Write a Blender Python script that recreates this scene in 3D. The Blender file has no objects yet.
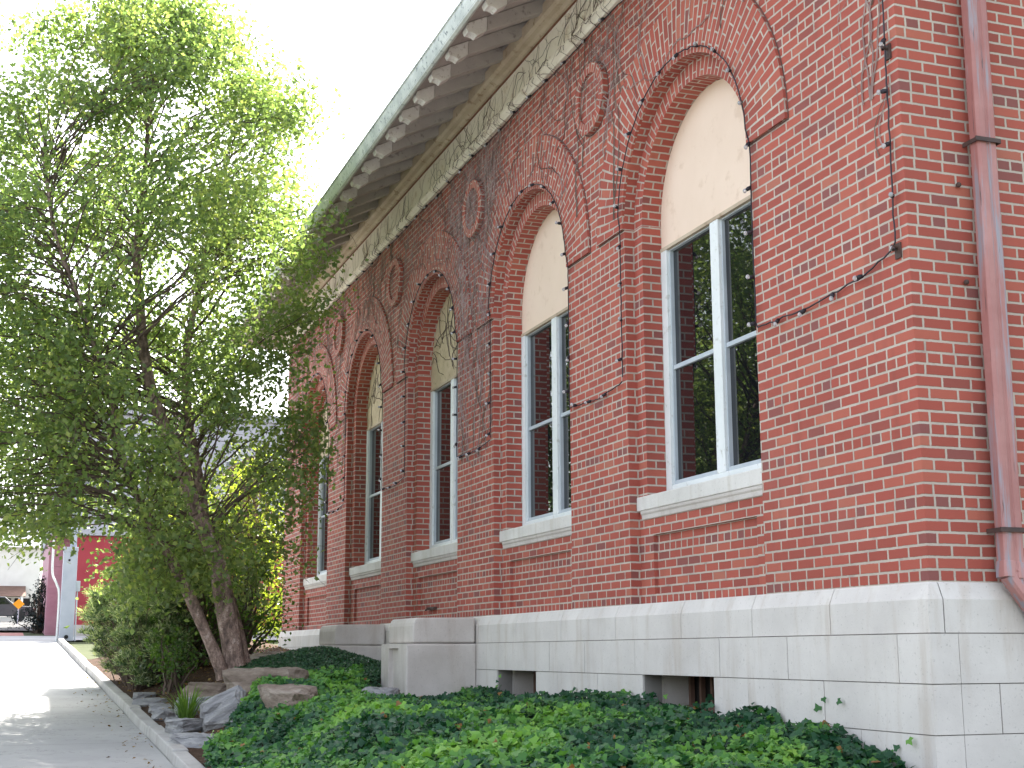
import bpy, bmesh, math, random
import numpy as np
from mathutils import Vector, noise
R = math.radians
rng = np.random.default_rng(7); random.seed(7)
scene = bpy.context.scene
col = scene.collection

# ------------------------------------------------------------------ camera, sky, sun, exposure
# axes: +Y runs along the front wall away from the camera, +X goes into the building, z = 0 is the top of the stone base
CAM = Vector((-5.243, -7.051, -0.407))
cd = bpy.data.cameras.new('camera'); cam = bpy.data.objects.new('camera', cd); col.objects.link(cam)
cd.sensor_fit = 'HORIZONTAL'; cd.sensor_width = 36.0; cd.lens = 1382.26 / 1024 * 36.0
cd.clip_start = 0.1; cd.clip_end = 3000
cam.location = CAM; cam.rotation_mode = 'XYZ'
cam.rotation_euler = (R(90 + 10.965), R(0.2), R(-19.987))
scene.camera = cam

SUN_AZ, SUN_EL = 30.0, 47.0          # degrees from +Y towards +X, and above the horizon
w = bpy.data.worlds.new('World'); scene.world = w; w.use_nodes = True
nt = w.node_tree; bg = nt.nodes['Background']
sky = nt.nodes.new('ShaderNodeTexSky'); sky.sky_type = 'NISHITA'; sky.sun_disc = False
sky.sun_elevation = R(SUN_EL); sky.sun_rotation = R(SUN_AZ)
sky.air_density = 1.0; sky.dust_density = 3.0; sky.ozone_density = 1.0
hs = nt.nodes.new('ShaderNodeHueSaturation'); hs.inputs['Saturation'].default_value = .42      # hazy white summer sky
nt.links.new(sky.outputs[0], hs.inputs['Color']); nt.links.new(hs.outputs[0], bg.inputs[0]); bg.inputs[1].default_value = 0.15
sl = bpy.data.lights.new('sun', 'SUN'); so = bpy.data.objects.new('sun', sl); col.objects.link(so)
sl.energy = 4.6; sl.angle = R(0.55); sl.color = (1.0, 0.95, 0.86)
sd = Vector((math.sin(R(SUN_AZ)) * math.cos(R(SUN_EL)), math.cos(R(SUN_AZ)) * math.cos(R(SUN_EL)), math.sin(R(SUN_EL))))
so.rotation_euler = sd.to_track_quat('Z', 'Y').to_euler(); so.location = (20, 40, 40)
vs = scene.view_settings
vs.view_transform = 'Standard'; vs.look = 'None'; vs.exposure = 2.12; vs.gamma = 1.0; vs.use_curve_mapping = False

# ------------------------------------------------------------------ material helpers
def newmat(name):
    m = bpy.data.materials.new(name); m.use_nodes = True
    return m, m.node_tree, m.node_tree.nodes['Principled BSDF']
class NB:
    def __init__(s, nt): s.nt = nt
    def n(s, t, **k):
        o = s.nt.nodes.new(t)
        for a, b in k.items(): setattr(o, a, b)
        return o
    def val(s, sock, v):
        if hasattr(v, 'is_output') or isinstance(v, bpy.types.NodeSocket): s.nt.links.new(v, sock)
        else: sock.default_value = v
    def m(s, op, a, b=0.0, c=0.0):
        o = s.n('ShaderNodeMath', operation=op)
        for i, v in enumerate((a, b, c)): s.val(o.inputs[i], v)
        return o.outputs[0]
    def noise(s, vec, scale, detail=4, rough=.55, out='Fac'):
        o = s.n('ShaderNodeTexNoise'); s.nt.links.new(vec, o.inputs['Vector'])
        o.inputs['Scale'].default_value = scale; o.inputs['Detail'].default_value = detail; o.inputs['Roughness'].default_value = rough
        return o.outputs[out]
    def ramp(s, fac, stops, interp='LINEAR'):
        o = s.n('ShaderNodeValToRGB'); e = o.color_ramp.elements; o.color_ramp.interpolation = interp
        while len(e) < len(stops): e.new(.5)
        for i, (p, c) in enumerate(stops):
            e[i].position = p; e[i].color = (*c, 1) if len(c) == 3 else c
        s.nt.links.new(fac, o.inputs[0]); return o.outputs[0]
    def mix(s, fac, a, b, blend='MIX'):
        o = s.n('ShaderNodeMix', data_type='RGBA', blend_type=blend)
        s.val(o.inputs[0], fac)
        for sock, v in ((o.inputs[6], a), (o.inputs[7], b)):
            if isinstance(v, tuple): sock.default_value = (*v, 1) if len(v) == 3 else v
            else: s.nt.links.new(v, sock)
        return o.outputs[2]
    def mapr(s, v, a, b, c=0.0, d=1.0):
        o = s.n('ShaderNodeMapRange', interpolation_type='SMOOTHSTEP'); s.val(o.inputs[0], v)
        for i, x in enumerate((a, b, c, d)): o.inputs[i + 1].default_value = x
        return o.outputs[0]
    def bump(s, h, strength, dist, bsdf):
        o = s.n('ShaderNodeBump'); o.inputs['Strength'].default_value = strength; o.inputs['Distance'].default_value = dist
        s.nt.links.new(h, o.inputs['Height']); s.nt.links.new(o.outputs[0], bsdf.inputs['Normal'])
    def pos(s): return s.n('ShaderNodeNewGeometry').outputs['Position']
    def obj(s): return s.n('ShaderNodeTexCoord').outputs['Object']

def surf(name, c1, c2, scale=3.0, rough=.7, bump=.3, bscale=40, spec=.3, c3=None, dist=.004, metallic=0.0, detail=6):
    """two or three colours mottled by noise, fine bump"""
    m, nt, b = newmat(name); k = NB(nt); P = k.pos()
    f = k.noise(P, scale, detail, .6)
    c = k.ramp(f, [(.34, c1), (.66, c2)])
    if c3: c = k.mix(k.mapr(k.noise(P, scale * 4.3, 5, .65), .56, .70), c, c3)
    nt.links.new(c, b.inputs['Base Color']); b.inputs['Roughness'].default_value = rough
    b.inputs['Specular IOR Level'].default_value = spec; b.inputs['Metallic'].default_value = metallic
    if bump: k.bump(k.noise(P, bscale, 5, .65), bump, dist, b)
    return m

BL, CH = .215, .075
def brick_mat(name, headers=True):
    m, nt, b = newmat(name); k = NB(nt)
    uv = k.n('ShaderNodeUVMap'); uv.uv_map = 'UVMap'
    wob = k.n('ShaderNodeVectorMath', operation='MULTIPLY_ADD')
    nz = k.noise(uv.outputs[0], 22, 3, .6, 'Color')
    sub = k.n('ShaderNodeVectorMath', operation='SUBTRACT'); nt.links.new(nz, sub.inputs[0]); sub.inputs[1].default_value = (.5, .5, .5)
    nt.links.new(sub.outputs[0], wob.inputs[0]); wob.inputs[1].default_value = (.008, .006, 0); nt.links.new(uv.outputs[0], wob.inputs[2])
    sep = k.n('ShaderNodeSeparateXYZ'); nt.links.new(wob.outputs[0], sep.inputs[0])
    u, v = k.m('ADD', sep.outputs[0], 60.0), sep.outputs[1]
    rowf = k.m('ADD', k.m('DIVIDE', v, CH), 600.0); row = k.m('FLOOR', rowf)
    fv = k.m('MULTIPLY', k.m('FRACT', rowf), CH)
    if headers: hd = k.m('LESS_THAN', k.m('MODULO', row, 6.0), .5)
    else: hd = k.m('MULTIPLY', row, 0.0)
    wd = k.m('MULTIPLY_ADD', hd, -BL / 2, BL)
    rj = k.n('ShaderNodeTexWhiteNoise', noise_dimensions='1D'); nt.links.new(row, rj.inputs['W'])
    off = k.m('ADD', k.m('MULTIPLY', k.m('MODULO', row, 2.0), .5), k.m('MULTIPLY', rj.outputs['Value'], .12))
    uu = k.m('ADD', k.m('DIVIDE', u, wd), off); cl = k.m('FLOOR', uu)
    fu = k.m('MULTIPLY', k.m('FRACT', uu), wd)
    du = k.m('MINIMUM', fu, k.m('SUBTRACT', wd, fu)); dv = k.m('MINIMUM', fv, k.m('SUBTRACT', CH, fv))
    d = k.m('MINIMUM', du, dv)
    d = k.m('ADD', d, k.m('MULTIPLY', k.m('SUBTRACT', k.noise(uv.outputs[0], 90, 3), .5), .004))
    mask = k.mapr(d, .0062, .0098)
    cmb = k.n('ShaderNodeCombineXYZ'); nt.links.new(cl, cmb.inputs[0]); nt.links.new(row, cmb.inputs[1])
    wn = k.n('ShaderNodeTexWhiteNoise', noise_dimensions='2D'); nt.links.new(cmb.outputs[0], wn.inputs['Vector'])
    rnd = wn.outputs['Value']
    rnd = k.m('SUBTRACT', rnd, k.m('MULTIPLY', hd, .16))
    bc = k.ramp(rnd, [(0.0, (.235, .085, .078)), (.03, (.275, .080, .066)), (.12, (.325, .080, .060)), (.5, (.365, .088, .066)),
                      (.80, (.40, .102, .074)), (.97, (.42, .13, .09)), (1.0, (.39, .14, .10))])
    fine = k.noise(uv.outputs[0], 140, 4, .7)
    bc = k.mix(k.mapr(fine, .45, .8, 0, .25), bc, (.22, .08, .065))
    P = k.pos()
    st = k.noise(P, .9, 6, .62)                                     # rain wash and soot, broad patches
    bc = k.mix(k.mapr(st, .5, .75, 0, .22), bc, (.34, .15, .13))
    sv = k.n('ShaderNodeVectorMath', operation='MULTIPLY'); nt.links.new(P, sv.inputs[0]); sv.inputs[1].default_value = (2.2, 2.2, .22)
    bc = k.mix(k.mapr(k.noise(sv.outputs[0], 1.6, 5, .6), .56, .74, 0, .35), bc, (.20, .065, .055))   # run-off streaks
    mc = k.ramp(k.noise(P, 2.3, 5, .6), [(.3, (.41, .345, .295)), (.7, (.53, .46, .40))])
    mc = k.mix(k.mapr(k.noise(P, 6.0, 4, .6), .52, .72, 0, .6), mc, (.30, .235, .21))
    c = k.mix(mask, mc, bc)
    nt.links.new(c, b.inputs['Base Color']); b.inputs['Roughness'].default_value = .82; b.inputs['Specular IOR Level'].default_value = .25
    h = k.m('ADD', mask, k.m('MULTIPLY', fine, .25))
    k.bump(h, .8, .005, b)
    return m

M = {}
M['brick'] = brick_mat('red_brick'); M['ring'] = brick_mat('radial_brick', False)
def stone_mat(name, base, dark, warm):
    m, nt, b = newmat(name); k = NB(nt); P = k.pos()
    c = k.ramp(k.noise(P, 1.7, 7, .62), [(.3, dark), (.62, base)])
    sc = k.n('ShaderNodeVectorMath', operation='MULTIPLY'); nt.links.new(P, sc.inputs[0]); sc.inputs[1].default_value = (5, 5, .7)
    c = k.mix(k.mapr(k.noise(sc.outputs[0], 1.3, 6, .65), .48, .74, 0, .65), c, warm)     # water runs
    c = k.mix(k.mapr(k.noise(P, 55, 3, .6), .60, .74, 0, .35), c, (.16, .15, .14))         # pits
    c = k.mix(k.mapr(k.noise(P, 9, 6, .7), .60, .76, 0, .4), c, dark)
    nt.links.new(c, b.inputs['Base Color']); b.inputs['Roughness'].default_value = .8; b.inputs['Specular IOR Level'].default_value = .25
    k.bump(k.m('ADD', k.noise(P, 60, 6, .7), k.m('MULTIPLY', k.noise(P, 6, 4), 2.0)), .45, .004, b)
    return m
M['stone'] = stone_mat('limestone', (.66, .63, .60), (.56, .53, .505), (.50, .44, .385))
M['stone2'] = stone_mat('weathered_limestone', (.60, .56, .53), (.48, .44, .41), (.44, .385, .345))
M['shadowrim'] = surf('painted_shadow_rim', (.10, .055, .05), (.17, .09, .08), 6)  # dark colour standing in for the shadow outline of arch rings and roundels
M['joint'] = surf('dark_joint', (.20, .19, .18), (.30, .28, .26))
M['sill'] = stone_mat('sill_stone', (.70, .68, .65), (.56, .54, .51), (.50, .46, .40))
M['white'] = surf('white_paint', (.70, .74, .74), (.78, .81, .82), 2.5, .5, .15, 30, .4, (.55, .56, .53))
M['sash'] = surf('grey_blue_sash', (.42, .47, .52), (.52, .57, .61), 3, .45, .1, 30, .4)
M['panel'] = surf('cream_panel', (.76, .60, .48), (.81, .65, .53), 1.2, .6, .12, 14, .3, (.71, .55, .43))
M['ply'] = surf('weathered_plywood', (.50, .40, .27), (.64, .53, .38), 3.5, .8, .4, 30, .2, (.36, .28, .19))
M['frieze'] = surf('cream_board', (.76, .69, .60), (.84, .78, .70), 1.6, .65, .25, 25, .3, (.60, .50, .40))
M['tan'] = surf('tan_board', (.42, .33, .24), (.56, .47, .36), 1.8, .75, .3, 20, .2, (.30, .21, .14))
M['rafter'] = surf('grey_rafter', (.40, .36, .35), (.50, .46, .44), 2.5, .75, .3, 25, .2, (.28, .245, .235))
M['tail'] = surf('peeling_white_tail', (.66, .63, .62), (.78, .76, .75), 6, .7, .4, 30, .3, (.42, .37, .35))
M['gutter'] = surf('patched_gutter', (.48, .52, .51), (.70, .73, .71), 4.0, .6, .2, 20, .4, (.12, .15, .18))
M['friezeshade'] = surf('frieze_shadow_line', (.16, .07, .04), (.24, .11, .07), 5)  # brown of the shadow painted along the frieze top
M['roof'] = surf('dark_shingle', (.06, .055, .05), (.10, .09, .085), 5)
M['dsp'] = None
def ds_mat():
    m, nt, b = newmat('worn_red_downspout'); k = NB(nt); P = k.pos()
    c = k.ramp(k.noise(P, 2.5, 6, .6), [(.3, (.33, .13, .12)), (.7, (.44, .215, .20))])
    sc = k.n('ShaderNodeVectorMath', operation='MULTIPLY'); nt.links.new(P, sc.inputs[0]); sc.inputs[1].default_value = (14, 14, .9)
    c = k.mix(k.mapr(k.noise(sc.outputs[0], 1.4, 5, .6), .50, .66), c, (.29, .27, .31))    # bare metal streaks
    c = k.mix(k.mapr(k.noise(sc.outputs[0], 2.6, 4, .6), .64, .72), c, (.10, .06, .06))
    nt.links.new(c, b.inputs['Base Color']); b.inputs['Roughness'].default_value = .5
    k.bump(k.noise(P, 18, 4), .3, .004, b); return m
M['dsp'] = ds_mat()
M['iron'] = surf('dark_iron', (.05, .035, .035), (.10, .06, .05), 8, .6)
def glass_mat():
    m, nt, b = newmat('window_glass'); k = NB(nt)
    b.inputs['Base Color'].default_value = (.006, .007, .009, 1); b.inputs['Roughness'].default_value = .015
    b.inputs['IOR'].default_value = 1.9
    k.bump(k.noise(k.pos(), 1.1, 2), .05, .03, b); return m
M['glass'] = glass_mat()
M['dark'] = surf('dark_void', (.015, .013, .012), (.03, .026, .024))
M['vine'] = surf('dry_vine_stem', (.20, .135, .125), (.36, .275, .26), 4, .9, 0)
M['vinedark'] = surf('dark_vine_stem', (.085, .064, .052), (.16, .125, .105), 4, .9, 0)
M['cord'] = surf('black_cord', (.018, .016, .022), (.035, .03, .04), 9, .5, 0)
def bulb_mat():
    m, nt, b = newmat('clear_bulb')
    b.inputs['Base Color'].default_value = (.75, .75, .78, 1); b.inputs['Roughness'].default_value = .08
    b.inputs['Transmission Weight'].default_value = .6; return m
M['bulb'] = bulb_mat()

def leaf_mat(name, stops, trans=.45, rough=.45, spec=.4, tcol=None):
    m, nt, b = newmat(name); k = NB(nt)
    at = k.n('ShaderNodeAttribute', attribute_name='tint'); at.attribute_type = 'GEOMETRY'
    c = k.ramp(at.outputs['Fac'], stops)
    nt.links.new(c, b.inputs['Base Color']); b.inputs['Roughness'].default_value = rough; b.inputs['Specular IOR Level'].default_value = spec
    tr = k.n('ShaderNodeBsdfTranslucent')
    tc = k.mix(1.0, c, tcol or (1.6, 1.7, .7), 'MULTIPLY'); nt.links.new(tc, tr.inputs[0])
    mx = k.n('ShaderNodeMixShader'); mx.inputs[0].default_value = trans
    nt.links.new(b.outputs[0], mx.inputs[1]); nt.links.new(tr.outputs[0], mx.inputs[2])
    nt.links.new(mx.outputs[0], nt.nodes['Material Output'].inputs[0]); return m
M['birch'] = leaf_mat('birch_leaves', [(0, (.088, .142, .068)), (.5, (.16, .23, .092)), (1, (.30, .335, .12))], .64, .4, .5, (1.6, 1.6, .85))
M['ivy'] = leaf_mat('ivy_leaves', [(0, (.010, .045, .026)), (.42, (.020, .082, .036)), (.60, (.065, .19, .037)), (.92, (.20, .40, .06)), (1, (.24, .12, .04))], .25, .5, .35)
M['cover'] = leaf_mat('small_dark_leaves', [(0, (.012, .042, .026)), (.6, (.028, .085, .040)), (1, (.06, .14, .05))], .2, .5)
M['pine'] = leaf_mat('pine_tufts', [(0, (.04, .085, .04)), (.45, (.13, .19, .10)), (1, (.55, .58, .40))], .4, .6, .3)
M['shrub'] = leaf_mat('shrub_leaves', [(0, (.035, .08, .022)), (.6, (.075, .14, .034)), (1, (.15, .22, .05))], .5)
M['yellow'] = leaf_mat('yellow_green_leaves', [(0, (.11, .16, .03)), (.6, (.22, .27, .05)), (1, (.32, .32, .06))], .5)
M['darkfir'] = leaf_mat('dark_fir', [(0, (.012, .02, .022)), (1, (.03, .045, .045))], .1, .7, .2)
M['litter'] = leaf_mat('fallen_leaves', [(0, (.10, .055, .025)), (.5, (.22, .13, .06)), (1, (.36, .26, .10))], .15, .8, .2)
M['strap'] = leaf_mat('strap_leaves', [(0, (.06, .13, .025)), (1, (.15, .25, .05))], .4)
def bark_mat():
    m, nt, b = newmat('peeling_birch_bark'); k = NB(nt); P = k.pos()
    sc = k.n('ShaderNodeVectorMath', operation='MULTIPLY'); nt.links.new(P, sc.inputs[0]); sc.inputs[1].default_value = (1, 1, .45)
    f = k.noise(sc.outputs[0], 13, 6, .68)
    c = k.ramp(f, [(.32, (.07, .05, .043)), (.44, (.18, .125, .105)), (.54, (.30, .21, .175)), (.66, (.52, .41, .36))])
    c = k.mix(k.mapr(k.noise(P, 48, 4, .7), .5, .62, 0, .6), c, (.10, .07, .06))
    nt.links.new(c, b.inputs['Base Color']); b.inputs['Roughness'].default_value = .9
    k.bump(f, 1.0, .02, b); return m
M['bark'] = bark_mat()
M['twig'] = surf('dark_twig', (.075, .055, .045), (.15, .11, .09), 6, .9, 0)
def rock_mat(name, a, b_, c_):
    m, nt, b = newmat(name); k = NB(nt); P = k.obj()
    sc = k.n('ShaderNodeVectorMath', operation='MULTIPLY'); nt.links.new(P, sc.inputs[0]); sc.inputs[1].default_value = (1, 1, 4)
    c = k.ramp(k.noise(sc.outputs[0], 3.0, 8, .65), [(.3, a), (.5, b_), (.7, c_)])
    nt.links.new(c, b.inputs['Base Color']); b.inputs['Roughness'].default_value = .9
    k.bump(k.m('ADD', k.noise(sc.outputs[0], 7, 7, .7), k.noise(P, 40, 4, .7)), .8, .03, b); return m
M['slate'] = rock_mat('grey_slate', (.16, .16, .17), (.30, .30, .31), (.48, .47, .46))
M['sandst'] = rock_mat('brown_sandstone', (.12, .09, .07), (.23, .18, .145), (.37, .32, .275))
M['palerock'] = rock_mat('pale_ledge_rock', (.14, .10, .08), (.33, .28, .24), (.50, .46, .42))
M['soil'] = surf('bark_mulch_soil', (.045, .028, .020), (.11, .07, .05), 9, .95, 1.0, 60, .1, (.19, .12, .085), .02)
def walk_mat():
    m, nt, b = newmat('grey_concrete'); k = NB(nt); P = k.pos()
    c = k.ramp(k.noise(P, .9, 7, .6), [(.3, (.30, .30, .30)), (.7, (.38, .375, .37))])
    c = k.mix(k.mapr(k.noise(P, 7, 7, .7), .5, .75, 0, .5), c, (.27, .265, .26))
    c = k.mix(k.mapr(k.noise(P, 160, 2), .6, .75, 0, .4), c, (.16, .155, .15))
    vo = k.n('ShaderNodeTexVoronoi', feature='DISTANCE_TO_EDGE'); nt.links.new(k.noise(P, 1.4, 5, .6, 'Color'), vo.inputs['Vector']); vo.inputs['Scale'].default_value = 2.2
    c = k.mix(k.mapr(vo.outputs['Distance'], .004, .012, .55, 0), c, (.14, .135, .13))
    c = k.mix(k.mapr(k.noise(P, 2.6, 3, .5), .62, .70, 0, .30), c, (.22, .215, .21))
    nt.links.new(c, b.inputs['Base Color']); b.inputs['Roughness'].default_value = .85
    k.bump(k.noise(P, 120, 4, .7), .4, .003, b); return m
M['walk'] = walk_mat()
M['curb'] = stone_mat('curb_concrete', (.42, .41, .40), (.32, .31, .30), (.26, .22, .20))
M['asphalt'] = surf('asphalt', (.045, .045, .047), (.065, .064, .063), 4, .9, .5, 150)
M['grass'] = surf('mown_grass', (.05, .065, .03), (.09, .10, .05), 3, .9, .8, 90, .1)
M['paver'] = surf('red_brick_pavers', (.30, .12, .10), (.38, .17, .14), 6, .85)
M['redwall'] = surf('red_painted_wall', (.36, .045, .060), (.42, .060, .075), 1.2, .6, .1)
M['lilac'] = surf('pink_siding', (.42, .20, .26), (.48, .25, .31), 2, .6, .1)
M['greywall'] = surf('pale_grey_render', (.38, .38, .43), (.45, .45, .50), .8, .8, .2)
M['pole'] = surf('blue_grey_steel', (.36, .40, .48), (.44, .48, .55), 2, .5, .15, 20, .4)
M['housew'] = surf('white_house_wall', (.66, .64, .60), (.74, .72, .69), 1.5, .7)
M['brown'] = surf('brown_awning', (.14, .08, .06), (.20, .12, .09), 3, .8)
M['orange'] = surf('orange_yellow_sign', (.75, .36, .02), (.80, .42, .03), 3, .5, 0)
M['redp'] = surf('red_plastic', (.55, .04, .04), (.6, .06, .05), 3, .5, 0)
M['carp'] = surf('dark_car_paint', (.02, .022, .03), (.03, .033, .04), 3, .25, 0, spec=.6)
M['rubber'] = surf('black_rubber', (.015, .015, .015), (.025, .025, .025), 3, .8, 0)

# ------------------------------------------------------------------ object helpers
def tag(o, label=None, cat=None, group=None, kind=None):
    for k_, v in (('label', label), ('category', cat), ('group', group), ('kind', kind)):
        if v: o[k_] = v
    return o
def empty(name, loc, label, cat, group=None):
    o = bpy.data.objects.new(name, None); o.empty_display_size = .3; col.objects.link(o); o.location = loc
    return tag(o, label, cat, group)
def par(o, p):
    o.parent = p
    q = p
    off = Vector((0, 0, 0))
    while q is not None: off += Vector(q.location); q = q.parent
    o.location = Vector(o.location) - off
    return o
class MB:
    """collects polygons in world metres; every loop gets a uv in metres"""
    def __init__(s): s.v, s.f, s.uv, s.mi = [], [], [], []
    def poly(s, pts, uvs=None, mi=0):
        i = len(s.v); s.v += [tuple(map(float, p)) for p in pts]; s.f.append(list(range(i, i + len(pts))))
        if uvs is None:
            a, b, c = (Vector(p) for p in pts[:3]); n = (b - a).cross(c - a)
            ax = max(range(3), key=lambda q: abs(n[q]))
            uvs = [(p[1], p[2]) if ax == 0 else (p[0], p[2]) if ax == 1 else (p[1], p[0]) for p in pts]
        s.uv += [tuple(map(float, q)) for q in uvs]; s.mi.append(mi)
    def box(s, x0, x1, y0, y1, z0, z1, mi=0):
        s.poly([(x0, y1, z0), (x0, y0, z0), (x0, y0, z1), (x0, y1, z1)][::-1], mi=mi); s.poly([(x1, y0, z0), (x1, y1, z0), (x1, y1, z1), (x1, y0, z1)], mi=mi)
        s.poly([(x0, y0, z0), (x1, y0, z0), (x1, y0, z1), (x0, y0, z1)], mi=mi); s.poly([(x1, y1, z0), (x0, y1, z0), (x0, y1, z1), (x1, y1, z1)], mi=mi)
        s.poly([(x0, y0, z1), (x1, y0, z1), (x1, y1, z1), (x0, y1, z1)], mi=mi); s.poly([(x0, y1, z0), (x1, y1, z0), (x1, y0, z0), (x0, y0, z0)], mi=mi)
    def prism_y(s, prof, y0, y1, mi=0):
        """profile of (x, z) points swept from y0 to y1"""
        n = len(prof)
        for i in range(n):
            (xa, za), (xb, zb) = prof[i], prof[(i + 1) % n]
            s.poly([(xa, y0, za), (xb, y0, zb), (xb, y1, zb), (xa, y1, za)], mi=mi)
        s.poly([(x, y0, z) for x, z in prof][::-1], mi=mi); s.poly([(x, y1, z) for x, z in prof], mi=mi)
    def prism_x(s, prof, x0, x1, mi=0):
        n = len(prof)
        for i in range(n):
            (ya, za), (yb, zb) = prof[i], prof[(i + 1) % n]
            s.poly([(x0, ya, za), (x0, yb, zb), (x1, yb, zb), (x1, ya, za)], mi=mi)
        s.poly([(x0, y, z) for y, z in prof][::-1], mi=mi); s.poly([(x1, y, z) for y, z in prof], mi=mi)
    def prism_z(s, prof, z0, z1, mi=0):
        n = len(prof)
        for i in range(n):
            (xa, ya), (xb, yb) = prof[i], prof[(i + 1) % n]
            s.poly([(xa, ya, z0), (xb, yb, z0), (xb, yb, z1), (xa, ya, z1)], mi=mi)
        s.poly([(x, y, z0) for x, y in prof][::-1], mi=mi); s.poly([(x, y, z1) for x, y in prof], mi=mi)
    def tube(s, pts, rad, sides=6, mi=0, cap=False):
        pts = [Vector(p) for p in pts]
        if not hasattr(rad, '__len__'): rad = [rad] * len(pts)
        t0 = (pts[1] - pts[0]).normalized(); a = t0.orthogonal().normalized()
        base = len(s.v)
        for i, p in enumerate(pts):
            t = (pts[min(i + 1, len(pts) - 1)] - pts[max(i - 1, 0)]).normalized()
            a = (a - t * a.dot(t)).normalized(); b = t.cross(a)
            for j in range(sides):
                g = 2 * math.pi * j / sides
                s.v.append(tuple(p + rad[i] * (math.cos(g) * a + math.sin(g) * b)))
        for i in range(len(pts) - 1):
            for j in range(sides):
                k_ = (j + 1) % sides
                s.f.append([base + i * sides + j, base + i * sides + k_, base + (i + 1) * sides + k_, base + (i + 1) * sides + j])
                s.uv += [(0, 0)] * 4; s.mi.append(mi)
        if cap:
            s.f.append([base + j for j in range(sides)][::-1]); s.uv += [(0, 0)] * sides; s.mi.append(mi)
            e = base + (len(pts) - 1) * sides
            s.f.append([e + j for j in range(sides)]); s.uv += [(0, 0)] * sides; s.mi.append(mi)
    def ball(s, c, r, seg=8, rings=6, sc=(1, 1, 1), mi=0):
        base = len(s.v); c = Vector(c)
        for i in range(rings + 1):
            th = math.pi * i / rings
            for j in range(seg):
                g = 2 * math.pi * j / seg
                s.v.append((c.x + r * sc[0] * math.sin(th) * math.cos(g), c.y + r * sc[1] * math.sin(th) * math.sin(g), c.z + r * sc[2] * math.cos(th)))
        for i in range(rings):
            for j in range(seg):
                k_ = (j + 1) % seg
                s.f.append([base + i * seg + j, base + (i + 1) * seg + j, base + (i + 1) * seg + k_, base + i * seg + k_]); s.uv += [(0, 0)] * 4; s.mi.append(mi)
    def build(s, name, mats, parent=None, smooth=False, bevel=0.0, fix=True):
        if not isinstance(mats, (list, tuple)): mats = [mats]
        org = Vector(s.v[0]) if False else Vector((0, 0, 0))
        me = bpy.data.meshes.new(name); me.from_pydata(s.v, [], s.f)
        ul = me.uv_layers.new(name='UVMap'); ul.data.foreach_set('uv', np.array(s.uv, dtype=np.float32).ravel())
        for m in mats: me.materials.append(m)
        me.polygons.foreach_set('material_index', s.mi)
        if fix:
            bm = bmesh.new(); bm.from_mesh(me); bmesh.ops.remove_doubles(bm, verts=bm.verts, dist=1e-5)
            bmesh.ops.recalc_face_normals(bm, faces=bm.faces); bm.to_mesh(me); bm.free()
        if smooth: me.polygons.foreach_set('use_smooth', [True] * len(me.polygons))
        me.update()
        o = bpy.data.objects.new(name, me); col.objects.link(o)
        if bevel:
            b = o.modifiers.new('bevel', 'BEVEL'); b.width = bevel; b.segments = 2; b.limit_method = 'ANGLE'; b.angle_limit = R(40)
        if parent is not None: par(o, parent)
        return o
def put_origin(o, p):
    """give a top-level mesh its origin at p (world)"""
    p = Vector(p); o.data.transform(__import__('mathutils').Matrix.Translation(-p)); o.location = p; return o

def leaves_mesh(name, C, N, size, tint, mat, shape='leaf', parent=None, aspect=.62, fold=.25, axis=None):
    """many small folded leaves: centres C, normals N, sizes, one tint each"""
    n = len(C); C = np.asarray(C, float); N = np.asarray(N, float); N /= np.linalg.norm(N, axis=1)[:, None] + 1e-9
    A = rng.normal(size=(n, 3)) if axis is None else np.asarray(axis, float) + rng.normal(size=(n, 3)) * .15
    A -= (A * N).sum(1)[:, None] * N; A /= np.linalg.norm(A, axis=1)[:, None] + 1e-9
    B = np.cross(N, A); S = np.asarray(size)[:, None]
    if shape == 'leaf':
        prof = [(-.5, 0, 0), (0.02, .5 * aspect, fold * .3), (.5, 0, -.05), (0.02, -.5 * aspect, fold * .3)]
        faces = [(0, 3, 2), (0, 2, 1)]
    elif shape == 'ivy':
        prof = [(-.38, 0, 0), (-.5, .30, .04), (-.12, .52, -.05), (.02, .26, .05), (.52, 0, -.06), (.02, -.26, .05), (-.12, -.52, -.05), (-.5, -.30, .04)]
        faces = [(0, 3, 1), (1, 3, 2), (0, 4, 3), (0, 5, 4), (0, 7, 5), (7, 6, 5)]
    elif shape == 'needle':
        prof = [(-.5, 0, 0), (0, .07, 0), (.5, 0, 0), (0, -.07, 0)]; faces = [(0, 3, 2), (0, 2, 1)]
    k = len(prof)
    V = np.zeros((n, k, 3))
    for i, (a, b, c) in enumerate(prof): V[:, i] = C + S * (a * A + b * B + c * N)
    F = (np.arange(n)[:, None, None] * k + np.array(faces)[None]).reshape(-1, 3)
    me = bpy.data.meshes.new(name); me.vertices.add(n * k); me.vertices.foreach_set('co', V.ravel())
    me.loops.add(F.size); me.loops.foreach_set('vertex_index', F.ravel().astype(np.int32))
    me.polygons.add(len(F)); me.polygons.foreach_set('loop_start', np.arange(0, F.size, 3, dtype=np.int32))
    try: me.polygons.foreach_set('loop_total', np.full(len(F), 3, dtype=np.int32))
    except Exception: pass
    at = me.attributes.new('tint', 'FLOAT', 'POINT'); at.data.foreach_set('value', np.repeat(np.clip(tint, 0, 1), k).astype(np.float32))
    me.materials.append(mat); me.update(calc_edges=True); me.validate()
    o = bpy.data.objects.new(name, me); col.objects.link(o)
    if parent is not None: par(o, parent)
    return o

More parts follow.
